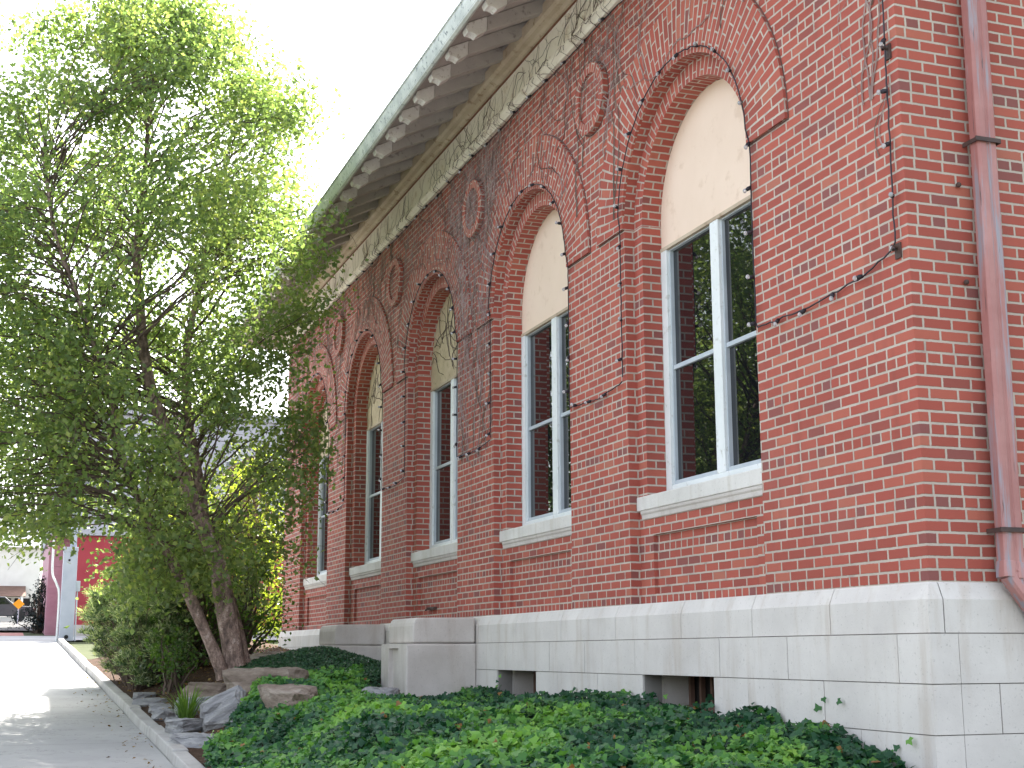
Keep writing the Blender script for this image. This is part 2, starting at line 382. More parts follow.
# ------------------------------------------------------------------ ground
def sstep(a, b, x):
    t = np.clip((x - a) / (b - a), 0, 1); return t * t * (3 - 2 * t)
def walk_z(Y):
    Y = np.asarray(Y, float)
    s = np.where(Y < 50, -2 + .045 * (Y + 7.06), 0.5675 + .045 * 26 * (1 - np.exp(-np.maximum(Y - 50, 0) / 26.)))
    return np.where(Y < -25, -2 - .045 * 17.94, s)
CURB_X0, CURB_X1 = -3.70, -3.54
def bank(X, Y):
    X = np.asarray(X, float); Y = np.asarray(Y, float)
    b = .08 + .37 * sstep(-3.5, -2.3, X)
    b += .06 * sstep(-2.2, -.6, X) * sstep(.0, 2.0, Y) * (1 - sstep(5.0, 9.0, Y))
    b += .26 * np.exp(-((X + 1.25) / .75) ** 2 - ((Y - 11.4) / 1.0) ** 2)
    b -= .20 * sstep(-2.5, -.9, X) * sstep(3.0, 6.5, Y) * (1 - sstep(8.9, 9.7, Y))
    b -= .12 * sstep(1.0, -.6, Y)
    return b
def bed_z(X, Y): return walk_z(Y) + bank(X, Y)

def sheet(name, xs, ys, fn, mat, kind='structure', smooth=True):
    XX, YY = np.meshgrid(xs, ys); ZZ = fn(XX, YY)
    nx, ny = len(xs), len(ys)
    V = np.stack([XX, YY, ZZ], -1).reshape(-1, 3)
    F = [(j * nx + i, j * nx + i + 1, (j + 1) * nx + i + 1, (j + 1) * nx + i) for j in range(ny - 1) for i in range(nx - 1)]
    me = bpy.data.meshes.new(name); me.from_pydata(V.tolist(), [], F); me.materials.append(mat)
    if smooth: me.polygons.foreach_set('use_smooth', [True] * len(me.polygons))
    o = bpy.data.objects.new(name, me); col.objects.link(o); tag(o, kind=kind); return o
ys_far = np.concatenate([np.array([-900, -200, -60, -25.]), np.arange(-20, 121, 2.0), np.array([160, 250, 500, 1500.])])
xs_far = np.array([-1500, -400, -120, -60, -30, -20, -12, -8, -6, -4.5, -3.6, -2.2, -.4, 4, 9, 14, 20, 40, 120, 400, 1500.])
sheet('ground', xs_far, ys_far, lambda X, Y: walk_z(Y) - .06, M['grass'])
ysw = np.arange(-12, 37.01, .5)
yj = -12.
for k_ in range(17):
    sheet('walkway', np.array([-15.0, -11, -8, -6.5, -5.4, -4.4, CURB_X0 - .006]), np.linspace(yj + (.007 if k_ else 0), yj + 2.88 - .0, 7), lambda X, Y: walk_z(Y), M['walk']); yj += 2.88  # widened far past the left of view to bounce sunlight onto front and soffit
sheet('road', np.array([-26, -20, -15.1]), np.arange(-40, 36.6, 2.), lambda X, Y: walk_z(Y) - .05, M['asphalt'])
sheet('cross_walk', np.array([-30, -16, -6, 0, 8, 22.]), np.array([37.0, 38.5, 40.6]), lambda X, Y: walk_z(Y) + .004, M['walk'])
sheet('paver_band', np.array([-30, -12, -4.55]), np.array([40.65, 42.0, 43.6]), lambda X, Y: walk_z(Y) + .008, M['paver'])
sheet('far_road', np.array([-60, -30, -10, -2, 10.]), np.arange(46., 66, 3), lambda X, Y: walk_z(Y) + .01, M['asphalt'])
sheet('far_pavement', np.array([-60, -30, -10, -3.6]), np.arange(66.5, 100, 4), lambda X, Y: walk_z(Y) + .03, M['walk'])
xb = np.arange(CURB_X1, .06, .12); yb = np.arange(-1.5, 24.1, .15)
def bedn(X, Y):
    Z = bed_z(X, Y)
    for i in range(Z.shape[0]):
        for j in range(Z.shape[1]): Z[i, j] += .035 * noise.noise((X[i, j] * 2.2, Y[i, j] * 2.2, 3.1)) + .02 * noise.noise((X[i, j] * 7, Y[i, j] * 7, 1.1))
    return Z
sheet('planting_bed', xb, yb, bedn, M['soil'])
mb = MB()
y = -8.0; i = 0
while y < 36.4:
    L = 2.4; a, b = y + .006, min(y + L, 36.4) - .006; za, zb = float(walk_z(a)), float(walk_z(b))
    j = random.uniform(-.012, .012)
    for (x0, x1) in ((CURB_X0 + j, CURB_X1 + j),):
        top = .105 + random.uniform(-.01, .01)
        P = [(x0, a, za - .1), (x1, a, za - .1), (x1, a, za + top), (x0 + .015, a, za + top)]
        Q = [(x0, b, zb - .1), (x1, b, zb - .1), (x1, b, zb + top), (x0 + .015, b, zb + top)]
        for k_ in range(4): mb.poly([P[k_], P[(k_ + 1) % 4], Q[(k_ + 1) % 4], Q[k_]])
        mb.poly(P[::-1]); mb.poly(Q)
    y += L
o = mb.build('kerb', M['curb'], bevel=.012); tag(o, kind='structure')

# ------------------------------------------------------------------ the brick building
PER, C0, RO, RI, RH = 3.71, 3.085, 1.168, 1.0, 1.745
CY = [C0 + PER * i for i in range(5)]
ZS, ZT, LEN, DEP = 3.465, 6.30, 20.78, 13.0
D1, D2 = .10, .285          # first and second step of the reveal
bld = empty('brick_building', (0, 0, -1.2), 'long red brick building with arched windows, pale stone base and deep bracketed eaves', 'building')
NA = 40
def arc(c, r, n=NA): return [(c + r * math.cos(math.pi * i / n), ZS + r * math.sin(math.pi * i / n)) for i in range(n + 1)]
def face_with_holes(mb, X, y0, y1, z0, z1, r):
    edges = [y0]
    for c in CY:
        edges += [c - r, c + r]
    edges.append(y1)
    for k_ in range(0, len(edges), 2):
        mb.poly([(X, edges[k_ + 1], z0), (X, edges[k_], z0), (X, edges[k_], z1), (X, edges[k_ + 1], z1)])
    for c in CY:
        A = arc(c, r)
        for (ya, za), (yb_, zb_) in zip(A[:-1], A[1:]):
            mb.poly([(X, ya, za), (X, yb_, zb_), (X, yb_, z1), (X, ya, z1)])
mb = MB()
face_with_holes(mb, 0, 0, LEN, 0, ZT, RO)
# side walls with closed corners
mb.poly([(0, 0, 0), (DEP, 0, 0), (DEP, 0, ZT), (0, 0, ZT)])
mb.poly([(DEP, LEN, 0), (0, LEN, 0), (0, LEN, ZT), (DEP, LEN, ZT)])
mb.poly([(DEP, 0, 0), (DEP, LEN, 0), (DEP, LEN, ZT), (DEP, 0, ZT)])
wall = mb.build('wall', M['brick'], bld)
bw = wall.modifiers.new('bevel', 'BEVEL'); bw.width = .006; bw.segments = 2; bw.limit_method = 'ANGLE'; bw.angle_limit = R(60)
# recessed second order, jambs and aprons
for c in CY:
    mb = MB(); Ao, Ai = arc(c, RO), arc(c, RI)
    for s in (-1, 1):                                             # jambs
        yo, yi = c + s * RO, c + s * RI
        mb.poly([(0, yo, 0), (D1, yo, 0), (D1, yo, ZS), (0, yo, ZS)])
        mb.poly([(D1, yo, .95), (D1, yi, .95), (D1, yi, ZS), (D1, yo, ZS)])
        mb.poly([(D1, yi, .80), (D2 + .2, yi, .80), (D2 + .2, yi, ZS), (D1, yi, ZS)])
    # apron with a sunk panel
    a0, a1, z0, z1 = c - RO, c + RO, .0, .95
    p0, p1, q0, q1 = c - .90, c + .90, .085, .60
    X = D1; XP = D1 + .035
    mb.poly([(X, a0, z0), (X, p0, z0), (X, p0, z1), (X, a0, z1)]); mb.poly([(X, p1, z0), (X, a1, z0), (X, a1, z1), (X, p1, z1)])
    mb.poly([(X, p0, z0), (X, p1, z0), (X, p1, q0), (X, p0, q0)]); mb.poly([(X, p0, q1), (X, p1, q1), (X, p1, z1), (X, p0, z1)])
    mb.poly([(XP, p0, q0), (XP, p1, q0), (XP, p1, q1), (XP, p0, q1)])
    mb.poly([(X, p0, q0), (X, p0, q1), (XP, p0, q1), (XP, p0, q0)]); mb.poly([(X, p1, q0), (X, p1, q1), (XP, p1, q1), (XP, p1, q0)])
    mb.poly([(X, p0, q1), (X, p1, q1), (XP, p1, q1), (XP, p0, q1)]); mb.poly([(X, p0, q0), (X, p1, q0), (XP, p1, q0), (XP, p0, q0)])
    mb.build('window_jamb', M['brick'], bld)
for c in CY:
    mb = MB(); Ao, Ai = arc(c, RO), arc(c, RI)
    for i in range(NA):
        t0, t1 = math.pi * i / NA * 1.08, math.pi * (i + 1) / NA * 1.08
        mb.poly([(0, *Ao[i]), (0, *Ao[i + 1]), (D1, *Ao[i + 1]), (D1, *Ao[i])], [(0.02, t0 * RO), (0.02, t1 * RO), (.12, t1 * RO), (.12, t0 * RO)])
        mb.poly([(D1, *Ao[i]), (D1, *Ao[i + 1]), (D1, *Ai[i + 1]), (D1, *Ai[i])], [(.21, t0 * 1.05), (.21, t1 * 1.05), (.008, t1 * 1.05), (.008, t0 * 1.05)])
        mb.poly([(D1, *Ai[i]), (D1, *Ai[i + 1]), (D2 + .2, *Ai[i + 1]), (D2 + .2, *Ai[i])], [(.0, t0 * RI), (.0, t1 * RI), (.385, t1 * RI), (.385, t0 * RI)])
    mb.build('arch_soffit', M['ring'], bld)
# projecting rings of radial bricks
PR = .028
for c in CY:
    mb = MB(); Ao, Ah = arc(c, RO), arc(c, RH)
    for i in range(NA):
        t0, t1 = math.pi * i / NA * 1.4, math.pi * (i + 1) / NA * 1.4
        mb.poly([(-PR, *Ah[i]), (-PR, *Ah[i + 1]), (-PR, *Ao[i + 1]), (-PR, *Ao[i])], [(.577, t0), (.577, t1), (0, t1), (0, t0)])
        mb.poly([(0, *Ah[i]), (0, *Ah[i + 1]), (-PR, *Ah[i + 1]), (-PR, *Ah[i])], [(.05, t0), (.05, t1), (.08, t1), (.08, t0)])
        mb.poly([(0, *Ao[i]), (0, *Ao[i + 1]), (-PR, *Ao[i + 1]), (-PR, *Ao[i])], [(.05, t0), (.05, t1), (.08, t1), (.08, t0)])
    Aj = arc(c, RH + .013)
    for i in range(NA): mb.poly([(-.003, *Aj[i]), (-.003, *Aj[i + 1]), (-.003, *Ah[i + 1]), (-.003, *Ah[i])], None, 1)  # flat dark band painted as the shadow around the ring
    mb.poly([(-.003, c + RO, ZS - .014), (-.003, c + RH + .013, ZS - .014), (-.003, c + RH + .013, ZS), (-.003, c + RO, ZS)], None, 1); mb.poly([(-.003, c - RO, ZS - .014), (-.003, c - RH - .013, ZS - .014), (-.003, c - RH - .013, ZS), (-.003, c - RO, ZS)], None, 1)  # painted shadow strips under the ring ends
    for A in (0, NA):
        mb.poly([(0, *Ao[A]), (0, *Ah[A]), (-PR, *Ah[A]), (-PR, *Ao[A])])
    mb.build('arch_ring', [M['ring'], M['shadowrim']], bld)
for k_ in range(4):
    c, z, r = C0 + PER * (k_ + .5) - .02, 5.02, .36
    mb = MB(); n = 48; pr = .06
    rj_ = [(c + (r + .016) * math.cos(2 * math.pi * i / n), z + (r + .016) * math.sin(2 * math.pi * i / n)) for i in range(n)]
    ring = [(c + r * math.cos(2 * math.pi * i / n), z + r * math.sin(2 * math.pi * i / n)) for i in range(n)]
    rin = [(c + (r - .1) * math.cos(2 * math.pi * i / n), z + (r - .1) * math.sin(2 * math.pi * i / n)) for i in range(n)]
    for i in range(n):
        j = (i + 1) % n; t0, t1 = 2 * math.pi * i / n * .358, 2 * math.pi * (i + 1) / n * .358
        mb.poly([(-.003, *rj_[i]), (-.003, *rj_[j]), (-.003, *ring[j]), (-.003, *ring[i])], None, 2)  # flat dark rim painted as the roundel's shadow outline
        mb.poly([(-pr, *ring[i]), (-pr, *ring[j]), (-pr, *rin[j]), (-pr, *rin[i])], [(.108, t0), (.108, t1), (0.004, t1), (0.004, t0)], 1)
        mb.poly([(0, *ring[i]), (0, *ring[j]), (-pr, *ring[j]), (-pr, *ring[i])], [(.03, t0), (.03, t1), (.085, t1), (.085, t0)], 1)
        mb.poly([(-pr, *rin[i]), (-pr, *rin[j]), (-pr + .025, *rin[j]), (-pr + .025, *rin[i])], [(.03, t0), (.03, t1), (.055, t1), (.055, t0)], 1)
    mb.poly([(-pr + .025, *p) for p in rin], None, 0)
    mb.build('roundel', [M['brick'], M['ring'], M['shadowrim']], bld)
# windows
for wi, c in enumerate(CY):
    fr = MB(); X = D2
    st = .115
    fr.box(X, X + .13, c - RI + .002, c - RI + st, .95, 3.22); fr.box(X, X + .13, c + RI - st, c + RI - .002, .95, 3.22)
    fr.box(X, X + .13, c - RI + st, c + RI - st, .95, 1.045)
    fr.box(X, X + .10, c - .10, c + .045, 1.045, 3.22)
    f = fr.build('window', M['white'], bld, bevel=.006)
    sa = MB()
    for (y0, y1) in ((c - RI + st, c - .10), (c + .045, c + RI - st)):
        xs0, xs1 = X + .03, X + .085
        sa.box(xs0, xs1, y0, y0 + .022, 1.045, 3.22); sa.box(xs0, xs1, y1 - .022, y1, 1.045, 3.22)
        sa.box(xs0, xs1, y0 + .022, y1 - .022, 1.045, 1.085); sa.box(xs0, xs1, y0 + .022, y1 - .022, 3.205, 3.22)
        sa.box(xs0 + .006, xs1, y0 + .022, y1 - .022, 2.09, 2.13)
    sa.build('sash', M['sash'], f, bevel=.003)
    g = MB()
    for k_, (y0, y1) in enumerate(((c - RI + st + .018, c - .118), (c + .063, c + RI - st - .018))):
        for z0, z1, ti in ((1.08, 2.095, 0.004), (2.125, 3.21, -.003)):
            t = ti * (1 if k_ else -1)
            g.poly([(X + .062 + t, y0, z0), (X + .062 - t, y1, z0), (X + .062 - t, y1, z1), (X + .062 + t, y0, z1)])
    g.build('glass', M['glass'], f)
    pn = MB(); A = arc(c, RI - .002)
    prof = [(c + RI - .002, 3.222)] + A + [(c - RI + .002, 3.222)]
    pn.prism_x(prof, X + .012, X + .05)
    pn.box(X - .004, X + .06, c - RI + .002, c + RI - .002, 3.218, 3.25, 1)
    p = pn.build('blank_panel', [M['panel'] if wi < 2 else M['ply'], M['tan']], f)
    if wi >= 2: p['label'] = 'weathered tan plywood arch panel streaked by dry vines'
    s = MB()
    s.prism_y([(.066, .825), (D2 + .05, .825), (D2 + .05, .975), (D1, .958), (.066, .95)], c - RO + .004, c + RO - .004)
    s.prism_y([(.072, .825), (.075, .80), (.085, .785), (.088, .745), (D1 + .01, .745), (D1 + .01, .825)], c - RO + .06, c + RO - .06, 1)
    s.build('sill', [M['sill'], M['stone2']], f, bevel=.008)
# stone base: courses of separate blocks with open joints
def course(mb, z0, z1, out, joints, gaps=(), sidej=()):
    g = .004
    js = [-out] + list(joints) + [LEN + out]
    for a, b in zip(js[:-1], js[1:]):
        if any(abs(a - ga) < .02 and abs(b - gb) < .02 for ga, gb in gaps): continue
        mb.box(-out + random.uniform(-.002, .002), .14, a + (g if a > 0 else 0), b - g, z0 + .004, z1 - .002)
    js = [.14] + list(sidej) + [DEP]
    for a, b in zip(js[:-1], js[1:]): mb.box(a + g, b - g, -out, .1, z0 + .004, z1 - .002)
BW = [(2.655, 3.93), (6.49, 7.69)]
mb = MB()
course(mb, -.605, -.308, .062, [.263, 1.554, 2.543, 4.077, 5.2, 6.1, 7.3, 8.42, 9.8, 11.2, 12.5, 13.8, 15.1, 16.5, 17.8, 19.2], (), [2.2, 3.6, 5.0, 6.6, 8.2, 9.9, 11.4])
course(mb, -.90, -.605, .060, [1.109, 2.123, 2.655, 3.93, 4.9, 5.9, 6.49, 7.69, 8.42, 9.8, 11.2, 12.5, 14.2, 16, 17.8, 19.2], BW, [.42, 1.6, 3, 4.5, 6, 7.6, 9.4, 11.2])
course(mb, -1.20, -.90, .060, [.70, 1.7, 2.655, 3.93, 5.0, 6.49, 7.69, 8.9, 10.2, 12, 14, 16, 18, 19.5], BW, [.95, 2.4, 4, 5.6, 7.2, 9, 11])
course(mb, -1.75, -1.20, .060, [1.4, 3, 4.6, 6.2, 8], (), [2, 5, 8])
# water table with a sloped and hollowed top edge
jf = [-.05, 1.011, 2.049, 3.201, 4.5, 5.808, 7.1, 8.35, 9.6, 10.9, 12.2, 13.5, 14.8, 16.1, 17.4, 18.7, LEN + .05]
prof = [(.14, 0.0), (.0, 0.0), (-.012, -.012), (-.028, -.05), (-.044, -.088), (-.052, -.105), (-.052, -.303), (.14, -.303)]
for a, b in zip(jf[:-1], jf[1:]):
    a2, b2 = a + (.004 if a > 0 else .05), b - (.004 if b < LEN else 0)
    mb.prism_y(prof, a2, b2)
# the corner block turns round on to the side wall
n = len(prof)
cor = [(-x_, z_) for x_, z_ in prof]
for i in range(1, 7):
    (xa, za), (xb2, zb2) = prof[i], prof[min(i + 1, n - 1)]
    if i < 6:
        mb.poly([(xa, xa, za), (xb2, xb2, zb2), (xb2, 0.0, zb2), (xa, 0.0, za)])
        mb.poly([(xa, xa, za), (xb2, xb2, zb2), (.052, xb2, zb2), (.052, xa, za)])
for a, b in [(.060, 1.7), (1.708, 3.4), (3.41, 5.2), (5.21, 7), (7.01, 8.8), (8.81, 10.6), (10.61, DEP)]:
    for i in range(n):
        (ya, za), (yb2, zb2) = prof[i], prof[(i + 1) % n]
        mb.poly([(a, ya, za), (a, yb2, zb2), (b, yb2, zb2), (b, ya, za)])
    mb.poly([(a, ya, za) for ya, za in prof]); mb.poly([(b, ya, za) for ya, za in prof])
mb.build('stone_base', M['stone'], bld, bevel=.004, fix=True)
mb = MB()                                                          # mortar behind the open joints
zz = [-1.75, -.303]
for a, b in ((-.035, BW[0][0]), (BW[0][1], BW[1][0]), (BW[1][1], LEN + .03)): mb.box(-.042, .12, a, b, -1.75, -.01 - .1)
for a, b in BW: mb.box(-.042, .12, a, b, -.60, -.11)
mb.box(.0, DEP, -.042, .08, -1.75, -.11)
mb.build('mortar_bed', M['joint'], bld)
for a, b in BW:                                                    # basement light wells
    mb = MB()
    mb.poly([(.14, a, -1.2), (.45, a, -1.2), (.45, a, -.605), (.14, a, -.605)]); mb.poly([(.14, b, -1.2), (.45, b, -1.2), (.45, b, -.605), (.14, b, -.605)])
    mb.poly([(.14, a, -.605), (.45, a, -.605), (.45, b, -.605), (.14, b, -.605)])
    fo = mb.build('basement_window', M['stone2'], bld)
    mb = MB(); mb.poly([(.42, a, -1.2), (.42, b, -1.2), (.42, b, -.606), (.42, a, -.606)]); mb.build('pane', M['dark'], fo)
    mb = MB()
    for q in np.linspace(a + .05, b - .05, 7): mb.box(.36, .40, q - .018, q + .018, -1.2, -.61)
    mb.box(.35, .405, a, b, -.90, -.86); mb.build('grille', M['brown'], fo)
# frieze, bed mould, eaves
FX = -.06
mb = MB()
mb.box(FX, .02, -.02, LEN + .06, 5.85, 6.19)
mb.prism_y([(.02, 5.745), (-.045, 5.745), (-.06, 5.775), (-.09, 5.80), (-.095, 5.835), (FX, 5.85), (.02, 5.85)], -.06, LEN + .09)
mb.box(0, DEP, FX, .01, 5.85, 6.19); mb.box(.1, DEP, -.09, .0, 5.745, 5.85)
fz = mb.build('frieze', M['frieze'], bld, bevel=.004)
mb = MB(); mb.box(FX - .012, .02, -.05, LEN + .06, 6.192, 6.207); mb.build('frieze_shadow_line', M['friezeshade'], fz)  # thin brown strip standing in for the shadow at the frieze top
mb = MB()
mb.prism_y([(.02, 6.21), (-.10, 6.21), (-.13, 6.235), (-.185, 6.24), (-.215, 6.27), (-.215, 6.40), (.02, 6.50)], -.2, LEN + .2)
mb.build('bed_mould', M['tan'], bld)
PIT = .5
def under(x): return 6.315 + PIT * (x + .2)                          # rafter underside height at x
mb = MB(); E = 1.17; RW = DEP
def deck(x): return under(x) + .165
rf = MB()
rx = DEP / 2; rz = deck(rx)
e0, e1 = -E, LEN + E
zE = deck(-E); th = .05
A0, A1, B0, B1 = (-E, e0, zE), (-E, e1, zE), (DEP + E, e0, zE), (DEP + E, e1, zE)
R0, R1 = (rx, e0 + rx + E, rz), (rx, e1 - rx - E, rz)
for up in (0, th):
    f_ = lambda p: (p[0], p[1], p[2] + up)
    mi = 1 if up == 0 else 0
    rf.poly([f_(A0), f_(A1), f_(R1), f_(R0)], mi=mi); rf.poly([f_(B1), f_(B0), f_(R0), f_(R1)], mi=mi)
    rf.poly([f_(B0), f_(A0), f_(R0)], mi=mi); rf.poly([f_(A1), f_(B1), f_(R1)], mi=mi)
for p, q in ((A0, A1), (A1, B1), (B1, B0), (B0, A0)):
    rf.poly([p, q, (q[0], q[1], q[2] + th), (p[0], p[1], p[2] + th)])
roof = rf.build('roof', [M['roof'], M['rafter']], bld, fix=False)
def rafter_profile():
    xt = -1.0
    top = [(.05, under(.05) + .16), (-1.06, under(-1.06) + .16)]
    tail = [(-1.075, under(-1.06) + .10), (-1.055, under(-1.06) + .055), (-1.02, under(-1.03) + .045), (-.985, under(-1.0) + .02), (-.955, under(-.97) - .015), (-.90, under(-.90) - .012), (-.845, under(-.845))]
    return top, tail
y = 5.81 - .632 * 9; 
while y < LEN + .9:
    top, tail = rafter_profile(); m_ = MB()
    body = [(.05, under(.05) + .16), (-.84, under(-.84) + .16), (-.84, under(-.84)), (.05, under(.05))]
    m_.prism_y(body, y - .06, y + .06, 0)
    tl = [(-.841, under(-.841) + .16), top[1]] + tail
    m_.prism_y(tl, y - .066, y + .066, 1)
    m_.build('rafter', [M['rafter'], M['tail']], roof, bevel=.006)
    y += .632
xr = 0.1
mb = MB()                                                          # rafters on the two end eaves share the roof's outline
gz0, gz1 = 5.965, 6.16
gp = [(-1.10, gz0 + .02), (-1.135, gz0), (-1.165, gz0 + .015), (-1.175, gz0 + .05), (-1.18, gz0 + .065), (-1.195, gz0 + .12), (-1.20, gz1 - .025), (-1.215, gz1 - .02), (-1.215, gz1), (-1.19, gz1), (-1.10, gz1 - .01)]
mb.prism_y(gp, -E - .07, LEN + E + .07)
gy = [(-(x + 1.10) , z) for x, z in gp]
mb.prism_x([(-1.10 - d_, z) for d_, z in gy], -1.10, DEP + E); mb.prism_x([(LEN + 1.10 + d_, z) for d_, z in gy], -1.10, DEP + E)
mb.build('gutter', M['gutter'], bld)
# downspout on the end wall
ds = MB()
def ds_seg(P0, P1, w_=.150, d_=.10):
    """rectangular pipe between two centre points (x, y, z)"""
    P0, P1 = Vector(P0), Vector(P1); t = (P1 - P0).normalized(); b = Vector((0, 1, 0)); b = (b - t * b.dot(t)).normalized(); a = t.cross(b)
    ring = lambda P: [P + a * sx * w_ / 2 + b * sy * d_ / 2 for sx, sy in ((-1, -.7), (-.75, -1), (-.2, -1), (-.12, -.82), (.12, -.82), (.2, -1), (.75, -1), (1, -.7), (1, .7), (.75, 1), (-.75, 1), (-1, .7))]
    r0, r1 = ring(P0), ring(P1)
    for i in range(len(r0)):
        j = (i + 1) % len(r0); ds.poly([r0[i], r0[j], r1[j], r1[i]])
    ds.poly(r0[::-1]); ds.poly(r1)
ds_seg((.580, -.09, 6.0), (.540, -.09, .09))
ds_seg((.539, -.092, .12), (.528, -.10, .02), .165, .11)
ds_seg((.530, -.10, .06), (.84, -.16, -.40), .145, .10)
ds_seg((.83, -.16, -.37), (1.04, -.19, -1.15), .145, .10)
d = ds.build('downspout', M['dsp'], bld, bevel=.004)
for z, wv in ((2.83, .088), (.315, .09)):
    s = MB(); xc = .540 + (z - .09) / 5.9 * .040
    s.box(xc - wv - .02, xc + wv, -.158, -.150, z - .014, z + .014); s.box(xc - wv - .006, xc - wv + .002, -.15, -.004, z - .014, z + .014); s.box(xc + wv - .002, xc + wv + .006, -.15, -.004, z - .014, z + .014)
    s.build('strap', M['iron'], d)
s = MB(); s.box(.085, .131, 10.62, 10.94, .145, .18); s.tube([(.12, 10.8, .16), (.05, 10.8, .155), (.03, 10.8, .13)], .014, 6); s.build('hose_tap', M['iron'], bld)
for z_, y_ in ((3.45, .085), (2.10, .10)):
    s = MB(); s.box(-.012, .004, y_ - .03, y_ + .03, z_ - .05, z_ + .05); s.tube([(-.01, y_, z_ + .02), (-.06, y_ - .01, z_ + .025), (-.075, y_ - .04, z_ - .01)], .01, 6); s.build('cord_hook', M['iron'], bld)
for q in ((.40, -.02, 2.55), (.41, -.02, 1.9)):
    s = MB(); s.ball(q, .018); s.build('wall_peg', M['iron'], bld)

# ------------------------------------------------------------------ stone pedestals in front of the wall
def pedestal(x_up, y0, y1, x_lo, label, zb):
    e = empty('stone_pedestal', (x_up / 2, (y0 + y1) / 2, zb), label, 'pedestal', 'stone pedestals against the base')
    m_ = MB(); ch = .05
    cap = [(-.068, -.012), (x_up + .05, -.018), (x_up + .025, -.035), (x_up + .008, -.075), (x_up, -.11), (x_up, -.303), (-.068, -.303)]
    m_.prism_y(cap, y0 + .0, y1)
    m_.build('cap', M['stone2'], e, bevel=.02)
    m_ = MB()
    yl0, yl1 = y0 - .02, y1 + .06; X = x_lo
    zt = -.312
    # front face with a sunk upright panel
    pa, pb, pz = yl0 + .34, yl1 - .36, zt - .05
    m_.poly([(-.07, yl0, zb), (X, yl0, zb), (X, yl0, zt), (-.07, yl0, zt)]); m_.poly([(-.07, yl1, zb), (X, yl1, zb), (X, yl1, zt), (-.07, yl1, zt)])
    m_.poly([(-.07, yl0, zt), (X, yl0, zt), (X, yl1, zt), (-.07, yl1, zt)])
    m_.poly([(X, yl0, zb), (X, pa, zb), (X, pa, zt), (X, yl0, zt)]); m_.poly([(X, pb, zb), (X, yl1, zb), (X, yl1, zt), (X, pb, zt)])
    m_.poly([(X, pa, pz), (X, pb, pz), (X, pb, zt), (X, pa, zt)])
    q = X + .06
    m_.poly([(q, pa, zb), (q, pb, zb), (q, pb, pz), (q, pa, pz)]); m_.poly([(X, pa, zb), (q, pa, zb), (q, pa, pz), (X, pa, pz)])
    m_.poly([(X, pb, zb), (q, pb, zb), (q, pb, pz), (X, pb, pz)]); m_.poly([(X, pa, pz), (q, pa, pz), (q, pb, pz), (X, pb, pz)])
    m_.build('block', M['stone2'], e, bevel=.02)
pedestal(-.82, 8.425, 9.48, -.90, 'nearer weathered limestone pedestal with a sunk panel, jutting from the base above the ivy', -1.25)
pedestal(-.80, 12.50, 13.55, -.87, 'farther grey limestone pedestal, half behind the nearer one, beside the rock ledge', -1.1)

# ------------------------------------------------------------------ climbing dry vines
def in_opening(y, z, pad=.03):
    for c in CY:
        if abs(y - c) < RO + pad and (z < ZS or (y - c) ** 2 + (z - ZS) ** 2 < (RO + pad) ** 2): return True
    return False
def surf_x(y, z):
    if z > 6.19: return -.22
    if z > 5.84: return -.066
    if z > 5.74: return -.10
    for c in CY:
        d_ = math.hypot(y - c, z - ZS)
        if z > ZS and RO < d_ < RH: return -.034
    for k_ in range(4):
        if math.hypot(y - (C0 + PER * (k_ + .5) - .02), z - 5.02) < .37: return -.055
    return -.006
def vine(mb, y, z, ang, n, step, r0, mi, wander=.35, up=.12, depth=0, zmin=.3, zmax=5.74):
    pts = [];
    if z > 5.6: zmax = 6.185
    for i in range(n):
        if in_opening(y, z) or z > zmax or z < zmin or y < .05 or y > LEN - .1: break
        pts.append((surf_x(y, z) - r0 * .6, y, z))
        ang += random.gauss(0, wander); ang += (math.pi / 2 - ang) * up if up > 0 else (-math.pi / 2 - ang) * -up
        y += math.cos(ang) * step; z += math.sin(ang) * step
        if depth < 2 and random.random() < .06: vine(mb, y, z, ang + random.choice((-1, 1)) * random.uniform(.4, 1.1), int(n * .6), step, r0 * .7, mi, wander, up, depth + 1, zmin, zmax)
    if len(pts) > 2: mb.tube(pts, [r0 * (1 - .6 * i / len(pts)) for i in range(len(pts))], 3, mi)
def vine_thing(label, seeds):
    m_ = MB()
    for s in seeds: vine(m_, *s)
    o = m_.build('dry_vine', [M['vine'], M['vinedark']], fix=False)
    tag(o, label, 'dry vine', 'dry climbing vines on the brick front'); put_origin(o, m_.v[0]); return o
def seeds(y0, y1, z0, z1, n, r=(.0025, .006), up=.10, ln=(14, 40), dark=.25):
    return [(random.uniform(y0, y1), random.uniform(z0, z1), math.pi / 2 + random.gauss(0, .8), random.randint(*ln), .07, random.uniform(*r), 1 if random.random() < dark else 0, .33, up) for _ in range(n)]
vine_thing('sparse pale stems of dry vine above the arch nearest the downspout and along the corner', seeds(.3, 4.7, 4.3, 5.8, 40) + seeds(.1, .5, 2.6, 4.6, 4) + [(.30 + random.uniform(-.1, .1), 3.2, 1.6, 40, .07, .006, 0, .2, .2) for _ in range(4)])
vine_thing('dry vine stems around the roundel between the two nearest arches', seeds(4.3, 8.3, 4.0, 5.7, 90) + [(4.4, 3.6, 1.7, 40, .07, .008, 1, .15, .2), (5.3, 3.9, 1.4, 40, .07, .008, 1, .15, .2), (5.2, 4.4, 1.9, 40, .07, .007, 1, .15, .2)])
vine_thing('dense purple-brown mat of dry vine on the pier right of the middle window', seeds(7.95, 9.3, 1.75, 5.4, 210, (.002, .0055), .05, (12, 34), .15))
vine_thing('dry vine covering the wall above the middle and fourth arches', seeds(8.4, 14.8, 3.6, 5.7, 240, (.002, .005), .07, (12, 34), .15))
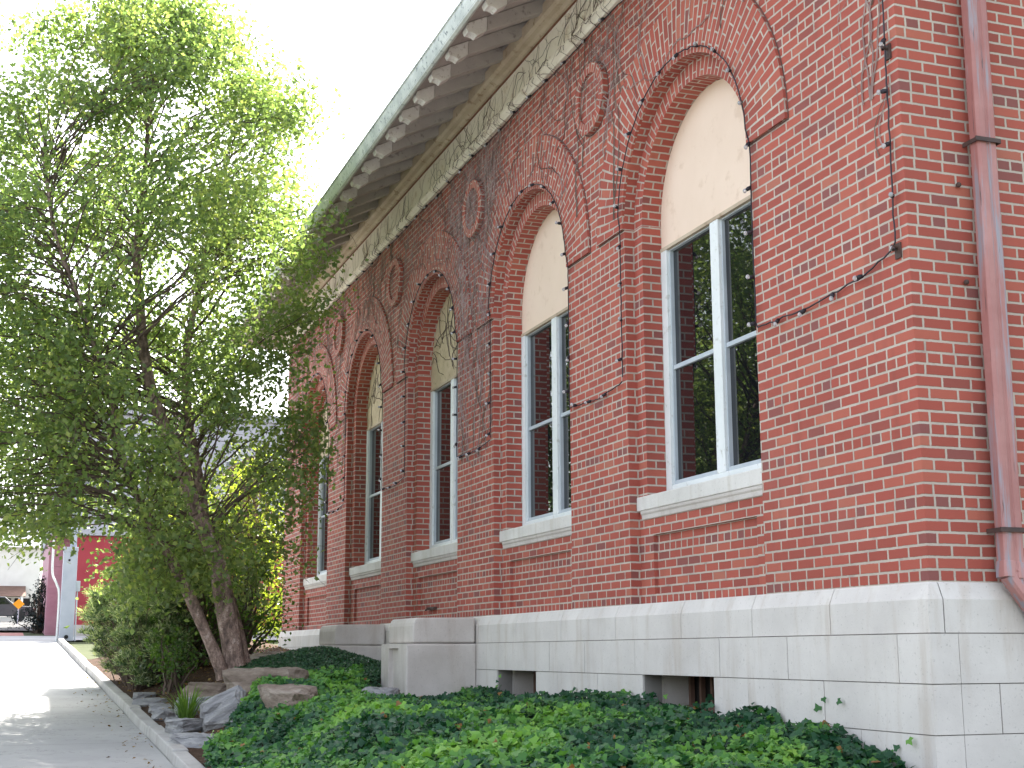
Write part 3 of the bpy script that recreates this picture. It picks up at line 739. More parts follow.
vine_thing('pinkish haze of dry vine stems on the far end of the wall below the frieze', seeds(13.0, 20.6, 2.4, 5.7, 260, (.0025, .006), .06, (12, 34), .1))
vine_thing('dark leafless vine tendrils crossing the cream frieze board', [(random.uniform(2.2, 18), 5.62 + random.uniform(0, .2), 1.57 + random.gauss(0, .5), random.randint(5, 10), .05, random.uniform(.003, .006), 1, .45, .12) for _ in range(48)]
           + [(random.uniform(3.5, 9), 5.82 + random.uniform(0, .2), random.choice((.3, 2.8)), 18, .06, random.uniform(.003, .005), 1, .35, 0.0) for _ in range(26)])
m_ = MB()                                                          # stems over the plywood panels
for c in CY[2:]:
    for _ in range(26):
        y, z, a = c + random.uniform(-.9, .9), random.uniform(3.3, 3.9), random.gauss(1.3, .9); pts = []
        for i in range(22):
            if math.hypot(y - c, max(z - ZS, 0)) > RI - .03 or z < 3.24: break
            pts.append((D2 + .006, y, z)); a += random.gauss(0, .28); y += .06 * math.cos(a); z += .06 * math.sin(a)
        if len(pts) > 2: m_.tube(pts, random.uniform(.003, .006), 3, 1)
o = m_.build('dry_vine', [M['vine'], M['vinedark']], fix=False); put_origin(o, m_.v[0])
tag(o, 'thin dark vine stems straying over the plywood panels of the three far arches', 'dry vine', 'dry climbing vines on the brick front')

# ------------------------------------------------------------------ strings of lamps
def resample(pts, step):
    pts = [Vector(p) for p in pts]; out = [pts[0].copy()]; acc = 0
    for a, b in zip(pts[:-1], pts[1:]):
        L = (b - a).length; t = step - acc
        while t < L: out.append(a + (b - a) * (t / L)); t += step
        acc = L - (t - step)
    return out
def lamp_string(path, label, step, sag=.012):
    P = resample(path, .06)
    P = [p + Vector((0, random.gauss(0, .004), random.gauss(0, .004))) for p in P]
    e = empty('light_string', path[0], label, 'string lights', 'bulb strings along the brick front')
    m_ = MB(); m_.tube(P, .006, 5); c = m_.build('cord', M['cord'], e, fix=False)
    for b in resample(path, step)[1:]:
        d_ = Vector((-.6, random.uniform(-.7, .7), random.uniform(-1, .2))).normalized()
        s = MB(); s.tube([b, b + d_ * .024, b + d_ * .042], [.013, .017, .013], 7, 0, True)
        q = b + d_ * .054; s.ball(q, .0165, 7, 5, (1, 1, 1.15), 1)
        s.build('bulb', [M['cord'], M['bulb']], e, smooth=True, fix=False)
def wall_pt(y, z): return (surf_x(y, z) - .02, y, z)
names = ['black bulb cord outlining the arch nearest the downspout, running to the brick corner',
         'black bulb cord outlining the second arch from the downspout and crossing the next pier',
         'bulb cord outlining the middle arch under the densest vine, with plywood in it',
         'bulb cord outlining the fourth arch from the downspout, beside the tall far pier',
         'bulb cord outlining the farthest arch, half hidden by the birch leaves']
for i, c in enumerate(CY):
    r = RO + .045; zl = 2.02; path = []
    if i == 0:
        path += [wall_pt(.085, 5.7), wall_pt(.075, 4.4), wall_pt(.09, 3.2), wall_pt(.10, 2.12), wall_pt(.5, 2.02), wall_pt(1.2, 1.97)]
    else:
        path += [wall_pt(CY[i - 1] + r + .02, zl), wall_pt(CY[i - 1] + r + .55, zl - .06)]
    path += [wall_pt(c - r, zl - .03), wall_pt(c - r, 2.7), wall_pt(c - r, ZS)]
    for k_ in range(1, 28): path.append((-.05, c - r * math.cos(math.pi * k_ / 28), ZS + r * math.sin(math.pi * k_ / 28)))
    path += [wall_pt(c + r, ZS), wall_pt(c + r, 2.7), wall_pt(c + r, zl + .02)]
    lamp_string(path, names[i], .36)
lamp_string([(-.03, q, 5.705 + .012 * math.sin(q * 3)) for q in np.arange(2.0, 20.3, .2)], 'straight bulb cord strung along the top of the brick under the frieze', .51)

# ------------------------------------------------------------------ ivy and ground cover
def ivy_patch(n, xr, yr, keep, hfun, szr, mat, name, label, shape='ivy', tintf=None, lean=.9):
    C, N, S, T = [], [], [], []
    X = rng.uniform(*xr, n); Y = rng.uniform(*yr, n)
    for x, y in zip(X, Y):
        if not keep(x, y): continue
        t = rng.random() ** .55
        h = hfun(x, y); z = float(bed_z(x, y)) + .02 + h * t
        C.append((x, y, z)); nn = rng.normal(size=3) * .55 + np.array([-.25, -.35, lean]); N.append(nn)
        S.append(rng.uniform(*szr)); T.append(tintf(x, y, t))
    o = leaves_mesh(name, C, N, S, np.array(T), mat, shape)
    tag(o, label, 'ground cover', None, 'stuff'); return o
def ivy_keep(x, y):
    left = -3.52 + .9 * max(0, (y - 5.3) / 3.0) if y > 5.3 else -3.56
    left += .12 * noise.noise((y * 1.7, x, 2.0))
    end = 9.6 if x < -1.1 else 8.6
    if x < left or y > end + .4 * noise.noise((x * 2, y, 5)): return False
    if x > -.08: return False
    if y < .9 and x > -.5 - .0 and y < .12 + .25 * noise.noise((x * 6, 0, 3)): return False
    bare = noise.noise((x * 1.5 + 7, y * 1.1, 9.2))
    return bare < .36 or rng.random() < .25
def ivy_h(x, y):
    h = .17 + .10 * noise.noise((x * 1.6, y * 1.3, .5)) + .06 * noise.noise((x * 4.2, y * 4.2, 4.5))
    if x > -.55 and y < 8.4: h += .10 * (x + .55) / .5 * (.5 + 1.1 * noise.noise((y * 2.4, 0, 6.3)))   # climbs the stone
    return max(.05, h)
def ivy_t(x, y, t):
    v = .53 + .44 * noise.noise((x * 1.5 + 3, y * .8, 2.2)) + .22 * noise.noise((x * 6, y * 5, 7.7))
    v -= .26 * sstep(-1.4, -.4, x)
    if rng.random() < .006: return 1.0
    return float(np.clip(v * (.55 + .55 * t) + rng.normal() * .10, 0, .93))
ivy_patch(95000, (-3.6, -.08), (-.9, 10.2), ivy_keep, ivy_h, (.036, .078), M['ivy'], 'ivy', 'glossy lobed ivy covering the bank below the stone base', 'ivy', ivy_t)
def cov_keep(x, y):
    if y < 8.6 or y > 13.2: return False
    d_ = ((x + 1.45) / .95) ** 2 + ((y - 10.7) / 1.75) ** 2
    if x > -.95 and (8.4 < y < 9.6 or 12.45 < y): return False
    return d_ < 1 + .25 * noise.noise((x * 3, y * 3, 1)) or (x > -1.2 and 9.5 < y < 12.3)
ivy_patch(52000, (-2.5, -.05), (8.5, 13.2), cov_keep, lambda x, y: .10 + .04 * noise.noise((x * 3, y * 3, 2)), (.028, .05), M['cover'], 'ground_cover',
          'low mat of fine dark green leaves mounded between the two pedestals', 'leaf', lambda x, y, t: float(np.clip(.2 + .45 * t + rng.normal() * .15, 0, 1)))
# a few ivy shoots hugging the stone
C, N, S, T = [], [], [], []
for (y0, z0, k_) in ((1.02, -.76, 4), (3.72, -.84, 12), (7.6, -.80, 10), (8.2, -.86, 12), (.35, -1.05, 8), (5.5, -.82, 14)):
    for _ in range(k_):
        C.append((-.075 - .03 * rng.random(), y0 + rng.normal() * .09, z0 + rng.normal() * .06 - .02)); N.append((-1 + rng.normal() * .3, -.5 + rng.normal() * .4, .3)); S.append(rng.uniform(.035, .065)); T.append(rng.uniform(.4, .85))
for _ in range(30):
    C.append((.12 + .2 * rng.random(), 2.75 + abs(rng.normal()) * .15, -.75 + rng.normal() * .08)); N.append((-.6, -.6, .6)); S.append(.08); T.append(rng.uniform(.1, .5))
for _ in range(26):
    C.append((.60 + rng.normal() * .07, -.12 - .06 * rng.random(), -1.12 + rng.normal() * .06)); N.append((-.3 + rng.normal() * .4, -1, .5)); S.append(rng.uniform(.03, .06)); T.append(rng.uniform(.5, .9))
o = leaves_mesh('ivy_shoot', C, N, S, np.array(T), M['ivy'], 'ivy'); tag(o, 'stray ivy shoots clinging to the limestone and basement openings', 'ivy shoots', None, 'stuff')

# fallen leaves on the bare soil and in the angle of the kerb
C, N, S, T = [], [], [], []
for _ in range(1500):
    x, y = rng.uniform(-3.5, -.2), rng.uniform(6.0, 20); C.append((x, y, float(bed_z(x, y)) + .045)); N.append(rng.normal(size=3) * .4 + np.array([0, 0, 1])); S.append(rng.uniform(.03, .07)); T.append(rng.random())
for _ in range(170):
    x, y = CURB_X0 - .02 - abs(rng.normal()) * .25, rng.uniform(3.0, 22); C.append((x, y, float(walk_z(y)) + .012)); N.append(rng.normal(size=3) * .3 + np.array([0, 0, 1])); S.append(rng.uniform(.02, .055)); T.append(rng.random())
o = leaves_mesh('leaf_litter', C, N, S, np.array(T), M['litter']); tag(o, 'dry brown leaves scattered on the soil and along the kerb', 'leaf litter', None, 'stuff')
# ------------------------------------------------------------------ rocks
def rock(x, y, sx, sy, sz, mat, label, seed, rot=0.0, flat=.5, sink=.25, tilt=0.0):
    rr = random.Random(seed); bm = bmesh.new()
    for k_ in range(22):                                             # broken block: hull of scattered corners, then weathered
        a, zz_ = rr.uniform(0, 6.28), rr.uniform(-.9, flat)
        zz_ = flat if rr.random() < .35 else zz_; q = rr.uniform(.72, 1.05) * (1.0 if zz_ < flat * .9 else .86)
        bm.verts.new((q * math.cos(a) * sx, q * math.sin(a) * sy, zz_ * sz))
    h_ = bmesh.ops.convex_hull(bm, input=bm.verts[:])
    bmesh.ops.delete(bm, geom=[v for v in bm.verts if not v.link_faces], context='VERTS')
    bmesh.ops.triangulate(bm, faces=bm.faces[:]); bmesh.ops.subdivide_edges(bm, edges=bm.edges[:], cuts=7, use_grid_fill=True)
    bm.normal_update(); S_ = min(sx, sy)
    for v in bm.verts:
        p = v.co; c = Vector((p.x, p.y, p.z * 3.0)) / S_ + Vector((seed * 3.7, 0, 0))
        lay = math.floor(p.z / S_ * 7 + .8 * noise.noise(c * .8)) * .618 % 1.0 - .5
        v.co = p + v.normal * S_ * (.07 * noise.noise(c * 1.6) + .04 * noise.noise(c * 5) + .02 * noise.noise(c * 13)) + Vector((p.x, p.y, 0)).normalized() * lay * S_ * .07
    me = bpy.data.meshes.new('rock'); bm.to_mesh(me); bm.free(); me.materials.append(mat)
    o = bpy.data.objects.new('rock', me); col.objects.link(o)
    o.location = (x, y, float(bed_z(x, y)) + sz * (.5 - sink)); o.rotation_euler = (tilt, tilt * .5, rot)
    return tag(o, label, 'rock', 'rocks edging the bed')
rock(-3.03, 7.75, .27, .36, .30, M['slate'], 'angular grey slate slab tilted up against the ivy, left of the boulder', 1, .5, .5, .05, -.45)
rock(-3.40, 7.0, .24, .42, .11, M['slate'], 'flat pale slate at the kerb, lowest and nearest of the rocks', 2, .3, .5, .1)
rock(-3.30, 8.05, .30, .50, .13, M['slate'], 'flat light grey slate slab behind the nearest one beside the strap leaved clump', 3, -.2, .5, .1, -.1)
rock(-2.45, 8.75, .40, .62, .30, M['sandst'], 'brown layered sandstone boulder below the birch trunks on the right', 4, .4, .55, .15)
rock(-1.75, 12.5, .62, .60, .22, M['palerock'], 'broad pale flat ledge rock near the farther pedestal', 5, .2, .4, .1)
rock(-2.62, 6.4, .30, .55, .34, M['sandst'], 'rounded brown boulder half buried at the edge of the ivy', 6, .2, .6, .25)
rock(-2.86, 10.0, .28, .42, .24, M['sandst'], 'small orange-brown rock in front of the birch trunks', 7, .9, .5, .2)
rock(-3.05, 9.3, .24, .36, .20, M['slate'], 'dark grey rock between the strap leaved clump and the birch', 8, 1.2, .5, .2)
for k_, (yy, sc_) in enumerate(((9.9, .16), (10.7, .14), (11.6, .17), (12.6, .15), (8.9, .13))):
    rock(-3.40 + .03 * (k_ % 2), yy, sc_, sc_ * 1.5, .10, M['slate'], ['smallish grey edging stone by the kerb, beside the strap leaved clump', 'grey edging stone by the kerb below the pine shrub', 'lumpy grey edging stone by the kerb under the shrub branches', 'farthest grey edging stone by the kerb in the shade of the shrub', 'little flat edging stone just before the strap leaved clump'][k_], 20 + k_, k_ * .7, .55, .1)
rock(-.9, 15.2, .6, .7, .22, M['palerock'], 'low brown rock beyond the farther pedestal at the foot of the wall', 31, .3, .45, .2)
rock(-1.55, 7.0, .22, .30, .16, M['slate'], 'small grey stone poking out of the ivy before the nearer pedestal', 33, .6, .6, -.6)

# ------------------------------------------------------------------ plants
def strap_clump(x, y, label):
    z = float(bed_z(x, y)); e = empty('strap_leaved_plant', (x, y, z), label, 'plant')
    m_ = MB()
    for i in range(60):
        a = random.uniform(0, 6.28); L = random.uniform(.3, .52); sp = random.uniform(.1, .42); w_ = random.uniform(.009, .016)
        d_ = Vector((math.cos(a), math.sin(a), 0)); sd_ = Vector((-d_.y, d_.x, 0)); b0 = Vector((x, y, z)) + d_ * random.uniform(0, .07)
        prev = None
        for k_ in range(6):
            t = k_ / 5; p = b0 + d_ * sp * t ** 1.6 + Vector((0, 0, L * (t - .33 * t ** 3 * sp * 2)))
            ww = w_ * (1 - t ** 2 * .95); cur = (p - sd_ * ww, p + sd_ * ww)
            if prev: m_.poly([prev[0], prev[1], cur[1], cur[0]])
            prev = cur
    o = m_.build('blades', M['strap'], e, fix=False)
    at = o.data.attributes.new('tint', 'FLOAT', 'POINT'); at.data.foreach_set('value', rng.random(len(o.data.vertices)).astype(np.float32))
    m_ = MB(); m_.ball((x, y, z), .06, 8, 6, (1, 1, .6)); m_.build('root_crown', M['twig'], e)
strap_clump(-3.28, 8.75, 'clump of bright green strap leaves among the grey stones by the kerb')

def crown_leaves(centres, radii, per, size, tint_f, squash=.8, droop=.0):
    C, N, S, T = [], [], [], []
    for c, r in zip(centres, radii):
        n = int(per * r * r / .16)
        P = rng.normal(size=(n, 3)) * np.array([r * .55, r * .55, r * .55 * squash]) + np.asarray(c)
        C.append(P); nn = rng.normal(size=(n, 3)); nn[:, 2] += .45; N.append(nn)
        S.append(rng.uniform(*size, n)); tc = tint_f(c); T.append(np.clip(tc + rng.normal(size=n) * .18, 0, 1))
    return np.concatenate(C), np.concatenate(N), np.concatenate(S), np.concatenate(T)
def branch_to(mb, a, b, r0, r1, sag=.12, n=7, mi=0, sides=5):
    a, b = Vector(a), Vector(b); L = (b - a).length; pts = []
    wob = Vector((random.gauss(0, 1), random.gauss(0, 1), 0)) * L * .06
    for i in range(n + 1):
        t = i / n; p = a.lerp(b, t) + wob * math.sin(t * math.pi) + Vector((0, 0, L * sag * math.sin(t * math.pi)))
        p += Vector((random.gauss(0, 1), random.gauss(0, 1), random.gauss(0, 1))) * L * .012
        pts.append(p)
    mb.tube(pts, [r0 + (r1 - r0) * i / n for i in range(n + 1)], sides, mi)
    return pts
def smooth_path(pts, n=8):
    pts = [Vector(p) for p in pts]; out = []
    ext = [pts[0] * 2 - pts[1]] + pts + [pts[-1] * 2 - pts[-2]]
    for i in range(1, len(ext) - 2):
        p0, p1, p2, p3 = ext[i - 1:i + 3]
        for k_ in range(n):
            t = k_ / n
            out.append(.5 * ((2 * p1) + (p2 - p0) * t + (2 * p0 - 5 * p1 + 4 * p2 - p3) * t * t + (3 * p1 - p0 - 3 * p2 + p3) * t ** 3))
    out.append(pts[-1]); return out

# the birch with three stems
def birch():
    e = empty('birch_tree', (-2.40, 11.4, -.78), 'large three-stemmed birch with peeling brown bark and light green leaves beside the walk', 'tree')
    stems = [([(-2.38, 11.4, -.95), (-2.36, 11.4, -.6), (-2.52, 11.45, .25), (-2.66, 11.5, .85), (-2.95, 11.6, 1.55), (-3.18, 11.75, 2.2), (-3.45, 11.9, 2.85), (-3.62, 12.0, 3.5), (-3.72, 12.0, 4.2), (-3.80, 12.1, 5.1), (-3.75, 12.2, 6.0), (-3.7, 12.2, 7.4)], .145),
             ([(-2.22, 11.6, -.95), (-2.22, 11.6, -.6), (-2.42, 11.85, .3), (-2.68, 12.1, 1.1), (-2.80, 12.3, 1.9), (-2.95, 12.5, 2.8), (-3.0, 12.7, 3.8), (-2.85, 12.8, 4.8), (-2.7, 12.9, 5.8), (-2.6, 13.0, 6.7)], .115),
             ([(-2.50, 11.3, -.95), (-2.54, 11.3, -.65), (-2.80, 11.25, -.1), (-3.10, 11.2, .5), (-3.42, 11.1, 1.0), (-3.75, 11.0, 1.6), (-3.95, 11.0, 2.1), (-4.15, 10.9, 2.9), (-4.5, 10.8, 3.8), (-4.9, 10.8, 4.8), (-5.1, 10.8, 5.8)], .085)]
    tr = MB(); nodes = []
    for path, r in stems:
        P = smooth_path(path, 6); n = len(P)
        rad = [r * (1.35 if i < 3 else 1.12 if i < 6 else 1) * (1 - .86 * (i / n)) + .006 + .012 * noise.noise(P[i] * 3) for i in range(n)]
        tr.tube(P, rad, 12, 0)
        nodes += [(p, q) for p, q in zip(P, rad) if p.z > .9]
    # crown: clusters spread through a lopsided envelope
    def env(z):                                                     # centre x, y, radius at height z
        zs = [.4, .9, 1.6, 2.6, 3.8, 5.0, 6.2, 7.1, 7.9, 8.6]; rs = [1.2, 2.1, 2.75, 3.0, 3.0, 2.95, 2.75, 2.3, 1.7, .8]
        xs = [-3.4, -3.75, -3.95, -3.95, -3.85, -3.65, -3.6, -3.75, -3.9, -4.0]
        return np.interp(z, zs, xs), 11.9, np.interp(z, zs, rs)
    cs, rs = [], []
    while len(cs) < 860:
        z = rng.uniform(.4, 8.6); cx, cy, rr = env(z); a = rng.uniform(0, 2 * math.pi); q = rr * math.sqrt(rng.uniform(.04, 1))
        x, y = cx + q * math.cos(a), cy + q * math.sin(a) * 1.0
        if noise.noise((x * .75, y * .75, z * .75 + 4)) < -.15: continue     # holes in the crown
        if x > -1.28: continue
        if x < -3.75 and z < 1.05: continue
        if x < -4.3 and z > 7.0 and rng.random() < .6: continue
        tx = np.interp(z, [-.6, .25, .85, 1.55, 2.2, 2.85, 3.5], [-2.36, -2.52, -2.66, -2.95, -3.18, -3.45, -3.62])
        if z < 3.9 and abs(x - tx) < .42 and y < 12.3 and rng.random() < .74: continue
        if z < 1.3 and abs(x - (-2.95 - .9 * (z - .25))) < .3 and y < 11.4 and rng.random() < .5: continue
        if x > -2.5 and z < 2.0 and rng.random() < .45: continue
        cs.append((x, y, z)); rs.append(rng.uniform(.18, .40))
    for (x, y, z, r) in ((-1.15, 12.5, 2.55, .28), (-1.05, 12.6, 2.25, .22), (-1.25, 12.4, 1.7, .25), (-1.5, 12.3, 2.9, .3), (-1.3, 12.6, 3.4, .3), (-1.65, 12.2, 3.8, .35), (-1.35, 12.3, 3.7, .3), (-1.55, 12.0, 1.35, .3), (-1.75, 12.1, 2.1, .35), (-1.2, 12.5, .8, .18), (-1.45, 12.3, .95, .22),
                         (-2.0, 11.9, .75, .3), (-2.4, 11.7, 1.25, .3), (-1.8, 12.2, 4.4, .35), (-1.5, 12.2, 4.2, .3), (-3.1, 10.9, .55, .3), (-2.7, 11.0, .35, .25), (-3.6, 10.9, .7, .35), (-2.1, 11.5, .25, .25)):
        cs.append((x, y, z)); rs.append(r)
    for _ in range(150):                                            # drooping left side
        cs.append((rng.uniform(-6.3, -4.2), rng.uniform(10.0, 13.4), rng.uniform(1.1, 5.6))); rs.append(rng.uniform(.2, .4))
    br = MB()
    NP = np.array([tuple(p) for p, _ in nodes])
    for c in cs:
        if rng.random() > .58: continue
        c = Vector(c); d_ = np.linalg.norm(NP - np.array([c.x, c.y, c.z - .55 * min(1.5, math.hypot(c.x + 3.4, c.y - 12))]), axis=1)
        i = int(np.argmin(d_ + rng.uniform(0, .5, len(d_)))); p, q = nodes[i]
        L = (c - p).length
        pts = branch_to(br, p, c, min(q * .45, .004 + .007 * L), .002, .10, 8, 0, 5)
        for _ in range(3):                                          # twigs
            s = pts[random.randint(4, 8)]; t = c + Vector((random.gauss(0, .3), random.gauss(0, .3), random.gauss(-.05, .25)))
            branch_to(br, s, t, .005, .002, .05, 4, 0, 3)
    t = tr.build('trunk', M['bark'], e, smooth=True, fix=False)
    br.build('limb', M['twig'], e, smooth=True, fix=False)
    C, N, S, T = crown_leaves(cs, rs, 165, (.055, .10), lambda c: .45 + .25 * noise.noise(Vector(c) * .8), .95)
    leaves_mesh('crown', C, N, S, T, M['birch'], 'leaf', e, .68)
birch()

def bushy(name, x, y, z, label, cat, clusters, per, size, mat, tint, shape='leaf', trunk_r=.03, group=None, aspect=.6, squash=.9, stem_top=.5):
    e = empty(name, (x, y, z), label, cat, group)
    cs = [c[:3] for c in clusters]; rs = [c[3] for c in clusters]
    m_ = MB()
    for c in cs:
        if random.random() < .75: branch_to(m_, (x + random.gauss(0, .06), y + random.gauss(0, .06), z - .1), c, trunk_r, trunk_r * .2, .05, 6, 0, 5)
    m_.build('stem' if trunk_r < .05 else 'trunk', M['twig'], e, fix=False)
    C, N, S, T = crown_leaves(cs, rs, per, size, tint, squash)
    leaves_mesh('foliage', C, N, S, T, mat, shape, e, aspect)
    return e
def blob(x, y, z, rx, ry, rz, n, r):
    out = []
    while len(out) < n:
        p = rng.uniform(-1, 1, 3); q = np.linalg.norm(p)
        if q > 1 or q < .35: continue
        out.append((x + p[0] * rx, y + p[1] * ry, z + p[2] * rz, rng.uniform(*r)))
    return out
# pine shrub: tufts of needles with pale tips
def pine_shrub():
    x, y = -3.18, 14.2; z = float(bed_z(x, y)); e = empty('pine_shrub', (x, y, z), 'shaggy grey-green pine shrub with pale tipped tufts hiding the end of the kerb', 'shrub')
    cl = blob(x + .05, y, z + .72, .60, .9, .80, 150, (.1, .2)) + blob(x - .16, y + 2.1, z + 1.0, .66, 1.0, .95, 190, (.1, .2)) + blob(x + .45, y, z + .5, .5, .7, .5, 50, (.1, .2))
    m_ = MB(); C, N, S, T, A = [], [], [], [], []
    for c in cl:
        branch_to(m_, (x + random.gauss(0, .1), max(y, c[1] - .5 + random.gauss(0, .2)), z - .05), c[:3], .012, .003, .03, 5, 0, 4)
        n = 150; d_ = rng.normal(size=(n, 3)); d_ /= np.linalg.norm(d_, axis=1)[:, None]; d_[:, 2] = np.abs(d_[:, 2]) * .8 + d_[:, 2] * .2
        up = np.array([c[0] - x, c[1] - y, .5]); rad = rng.random((n, 1)) ** .6 * c[3]
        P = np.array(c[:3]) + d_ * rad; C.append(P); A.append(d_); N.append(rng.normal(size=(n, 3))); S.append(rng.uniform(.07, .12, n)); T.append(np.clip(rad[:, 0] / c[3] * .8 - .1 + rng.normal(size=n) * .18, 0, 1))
    m_.build('stem', M['twig'], e, fix=False)
    C, N, S, T, A = map(np.concatenate, (C, N, S, T, A))
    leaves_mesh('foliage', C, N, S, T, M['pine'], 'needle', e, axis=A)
pine_shrub()
bz = lambda x, y: float(bed_z(x, y))
bushy('leafy_shrub', -2.55, 14.2, bz(-2.55, 14.2), 'dense dark leafy shrub behind the left birch stem', 'shrub', blob(-2.5, 14.2, .40, .75, .8, 1.0, 85, (.2, .32)), 110, (.05, .09), M['shrub'], lambda c: .4 + .1 * c[2], group='leafy shrubs behind the birch')
bushy('leafy_shrub', -1.75, 15.4, bz(-1.75, 15.4), 'leafy shrub between the right birch stem and the brick wall', 'shrub', blob(-1.7, 15.4, .40, .75, .8, .95, 75, (.2, .32)), 90, (.05, .09), M['shrub'], lambda c: .45 + .15 * c[2], group='leafy shrubs behind the birch')
bushy('leafy_shrub', -3.0, 12.4, bz(-3.0, 12.4), 'low sprawling shrub at the foot of the leaning birch stem', 'shrub', blob(-3.0, 12.4, -.45, .4, .5, .35, 22, (.15, .26)), 100, (.05, .08), M['shrub'], lambda c: .4, group='leafy shrubs behind the birch')
def tree(x, y, z0, h, cr, label, mat, n, r, per, size, tint, group='trees behind the birch and across the street', cz=None):
    e = empty('leafy_tree', (x, y, z0), label, 'tree', group)
    m_ = MB(); P = smooth_path([(x, y, z0 - .2), (x + .1, y, z0 + h * .25), (x - .1, y + .1, z0 + h * .55), (x, y, z0 + h * .9)], 5)
    m_.tube(P, [h * .022 * (1 - .85 * i / len(P)) for i in range(len(P))], 9)
    cl = blob(x, y, z0 + (cz or h * .62), cr, cr, h * .42, n, r)
    for c in cl:
        p = P[random.randint(len(P) // 3, len(P) - 1)]; branch_to(m_, p, c[:3], .03, .006, .08, 5, 0, 4)
    m_.build('trunk', M['bark'], e, smooth=True, fix=False)
    C, N, S, T = crown_leaves([c[:3] for c in cl], [c[3] for c in cl], per, size, tint, .9)
    leaves_mesh('crown', C, N, S, T, mat, 'leaf', e, .65)
gzf = lambda Y: float(walk_z(Y)) - .05
tree(.3, 27.0, gzf(27), 5.4, 1.9, 'sunlit yellow-green tree seen between the birch and the end of the brick wall', M['yellow'], 90, (.35, .6), 60, (.09, .16), lambda c: .5, cz=2.7)
tree(-10.5, 19.0, gzf(19), 9.0, 3.2, 'tall street tree across the walk mirrored in the nearest window', M['birch'], 130, (.4, .75), 50, (.10, .18), lambda c: .35)
tree(-13.5, 30.0, gzf(30), 10.0, 3.8, 'broad street tree farther up the road, only mirrored in the glass', M['shrub'], 130, (.5, .9), 40, (.12, .2), lambda c: .4)
tree(-9.6, 8.5, gzf(8), 6.5, 2.3, 'smaller street tree across the walk beside the camera, only mirrored in the glass', M['birch'], 90, (.4, .6), 50, (.09, .16), lambda c: .4)

# ------------------------------------------------------------------ things beyond the walk
def redshop():
    z = gzf(41); e = empty('shop_building', (-1, 42, z), 'red and pale grey building across the side street behind the pine shrub', 'building')
    m_ = MB(); m_.box(-3.15, 9.0, 42.2, 52, z - .3, z + .42); m_.build('plinth', M['stone2'], e)
    m_ = MB(); m_.box(-3.12, 8.98, 42.24, 51.9, z + .42, z + 3.4); m_.build('wall', M['redwall'], e)
    m_ = MB(); m_.box(-3.85, -3.16, 43.0, 51.9, z - .3, z + 3.4)
    for k_ in range(22): m_.box(-3.862, -3.17, 42.985, 43.0, z + .15 * k_, z + .15 * k_ + .135)
    m_.build('siding', M['lilac'], e)
    m_ = MB(); m_.box(-3.9, 9.05, 42.1, 52, z + 3.42, z + 7.6); m_.build('upper_wall', M['greywall'], e)
    m_ = MB(); m_.box(-4.0, 9.15, 42.0, 52.1, z + 7.6, z + 7.85); m_.build('roof', M['greywall'], e)
    for xx in (-3.0, -.6, 1.8, 4.2, 6.6):
        m_ = MB(); m_.box(xx, xx + 1.1, 42.06, 42.09, z + 4.4, z + 6.2); f = m_.build('window', M['white'], e)
        m_ = MB(); m_.box(xx + .08, xx + 1.02, 42.04, 42.055, z + 4.48, z + 6.12); m_.build('pane', M['glass'], f)
redshop()
def post():
    y = 36.2; x = -3.45; z = float(walk_z(y)); e = empty('utility_post', (x, y, z), 'thick square blue-grey steel post with a side box and conduit before the red wall', 'post')
    m_ = MB(); m_.box(x - .20, x + .20, y - .2, y + .2, z, z + 2.72); m_.box(x - .21, x + .21, y - .21, y + .21, z + 2.6, z + 2.74); m_.build('shaft', M['pole'], e, bevel=.015)
    m_ = MB(); m_.box(x - .02, x + .16, y - .1, y + .1, z + 2.74, z + 6.5); m_.build('upper_shaft', M['pole'], e, bevel=.01)
    m_ = MB(); m_.box(x + .20, x + .32, y - .12, y + .1, z + 1.45, z + 1.75); m_.tube([(x + .25, y - .02, z), (x + .25, y - .02, z + 1.45)], .02, 6); m_.build('junction_box', M['sash'], e)
    m_ = MB(); m_.tube(smooth_path([(x - .26, y - .1, z), (x - .26, y - .1, z + 1.3), (x - .35, y - .1, z + 1.65), (x - .48, y - .1, z + 1.95), (x - .5, y - .1, z + 2.5), (x - .5, y - .1, z + 3.2)], 5), .035, 7); m_.build('conduit', M['white'], e, smooth=True)
    m_ = MB(); m_.tube([(x, y - .205, z + .12), (x, y - .215, z + .12)], .06, 10, 0, True); m_.tube([(x - .03, y - .205, z + 2.35), (x - .03, y - .215, z + 2.35)], .035, 8, 0, True); m_.build('hand_hole', M['rubber'], e)
post()
yy = 45.0; zz0 = float(walk_z(yy))
bushy('dark_conifer', -4.05, yy, zz0, 'dark conical evergreen standing left of the blue-grey post', 'shrub', [(-4.05 + rng.normal() * .28 * (1 - k_ / 60), yy + rng.normal() * .3, zz0 + .15 + 1.75 * k_ / 50, .28 * (1 - k_ / 75)) for k_ in range(50)], 170, (.06, .11), M['darkfir'], lambda c: .4, trunk_r=.03)
def sign():
    y = 56.0; x = -4.62; z = float(walk_z(y)); e = empty('road_sign', (x, y, z), 'yellow-orange diamond road sign on a thin post up the far street', 'sign')
    m_ = MB(); m_.tube([(x, y, z), (x, y, z + 1.12)], .03, 6); m_.build('pole', M['pole'], e)
    m_ = MB(); m_.prism_y([(x - .24, z + .85), (x, z + .63), (x + .24, z + .85), (x, z + 1.07)], y - .06, y - .045); m_.build('plate', M['orange'], e)
sign()
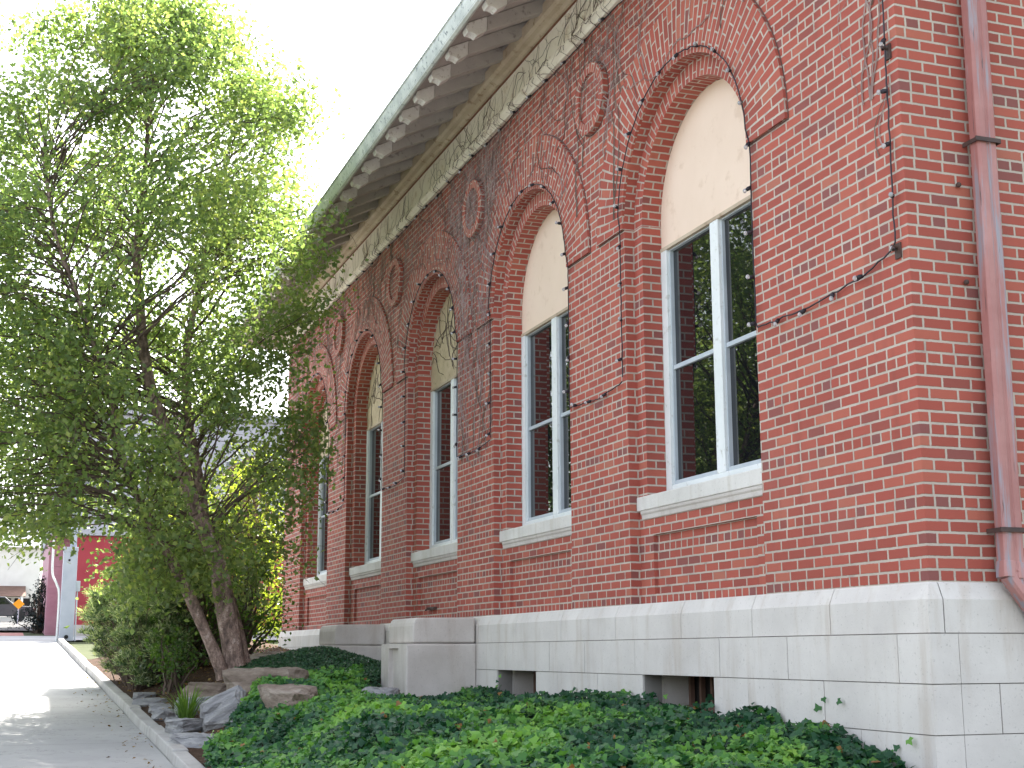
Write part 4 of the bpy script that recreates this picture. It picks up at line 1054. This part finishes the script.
def house():
    y = 84.0; z = float(walk_z(y)); e = empty('white_house', (-5, y, z), 'distant white house with a brown porch roof at the end of the street', 'house')
    m_ = MB(); m_.box(-16, -3.2, y, y + 9, z - .5, z + 4.6); m_.build('wall', M['housew'], e)
    m_ = MB(); m_.prism_x([(y - .5, z + 4.6), (y + 9.5, z + 4.6), (y + 4.5, z + 7.4)], -16.4, -2.8); m_.build('roof', M['greywall'], e)
    m_ = MB(); m_.prism_x([(y - 2.4, z + 1.55), (y - .02, z + 1.6), (y - .02, z + 2.25)], -7.8, -4.0); pr = m_.build('porch_roof', M['brown'], e)
    m_ = MB(); [m_.box(q - .07, q + .07, y - 2.3, y - 2.16, z, z + 1.56) for q in (-7.6, -5.9, -4.2)]; m_.build('porch_post', M['white'], e)
    for q in (-7.2, -5.7, -4.6):
        m_ = MB(); m_.box(q, q + .9, y - .03, y - .005, z + .5 if q > -7 else z, z + 1.5); m_.build('window', M['dark'], e)
house()
def far_car():
    y = 76.0; x = -5.6; z = float(walk_z(y)) + .02; e = empty('parked_car', (x, y, z), 'small dark car parked before the distant white house', 'car')
    m_ = MB(); prof = [(x - 2.0, z + .3), (x + 2.0, z + .3), (x + 2.05, z + .62), (x + 1.9, z + .82), (x + 1.0, z + .90), (x + .45, z + 1.36), (x - .9, z + 1.38), (x - 1.45, z + .95), (x - 2.0, z + .88)]
    m_.prism_y(prof, y - .8, y + .8); m_.build('body', M['carp'], e, bevel=.05)
    for sx in (-1.25, 1.25):
        for sy in (-.72, .72): m_ = MB(); m_.tube([(x + sx, y + sy - .1, z + .31), (x + sx, y + sy + .1, z + .31)], .31, 14, 0, True); m_.build('wheel', M['rubber'], e)
    m_ = MB(); m_.prism_y([(x - .85, z + .95), (x + .75, z + .95), (x + .4, z + 1.3), (x - .8, z + 1.3)], y - .82, y - .805); m_.build('side_window', M['glass'], e)
    m_ = MB(); m_.box(x + 1.98, x + 2.07, y - .7, y - .45, z + .6, z + .74); m_.build('tail_light', M['redp'], e)
far_car()
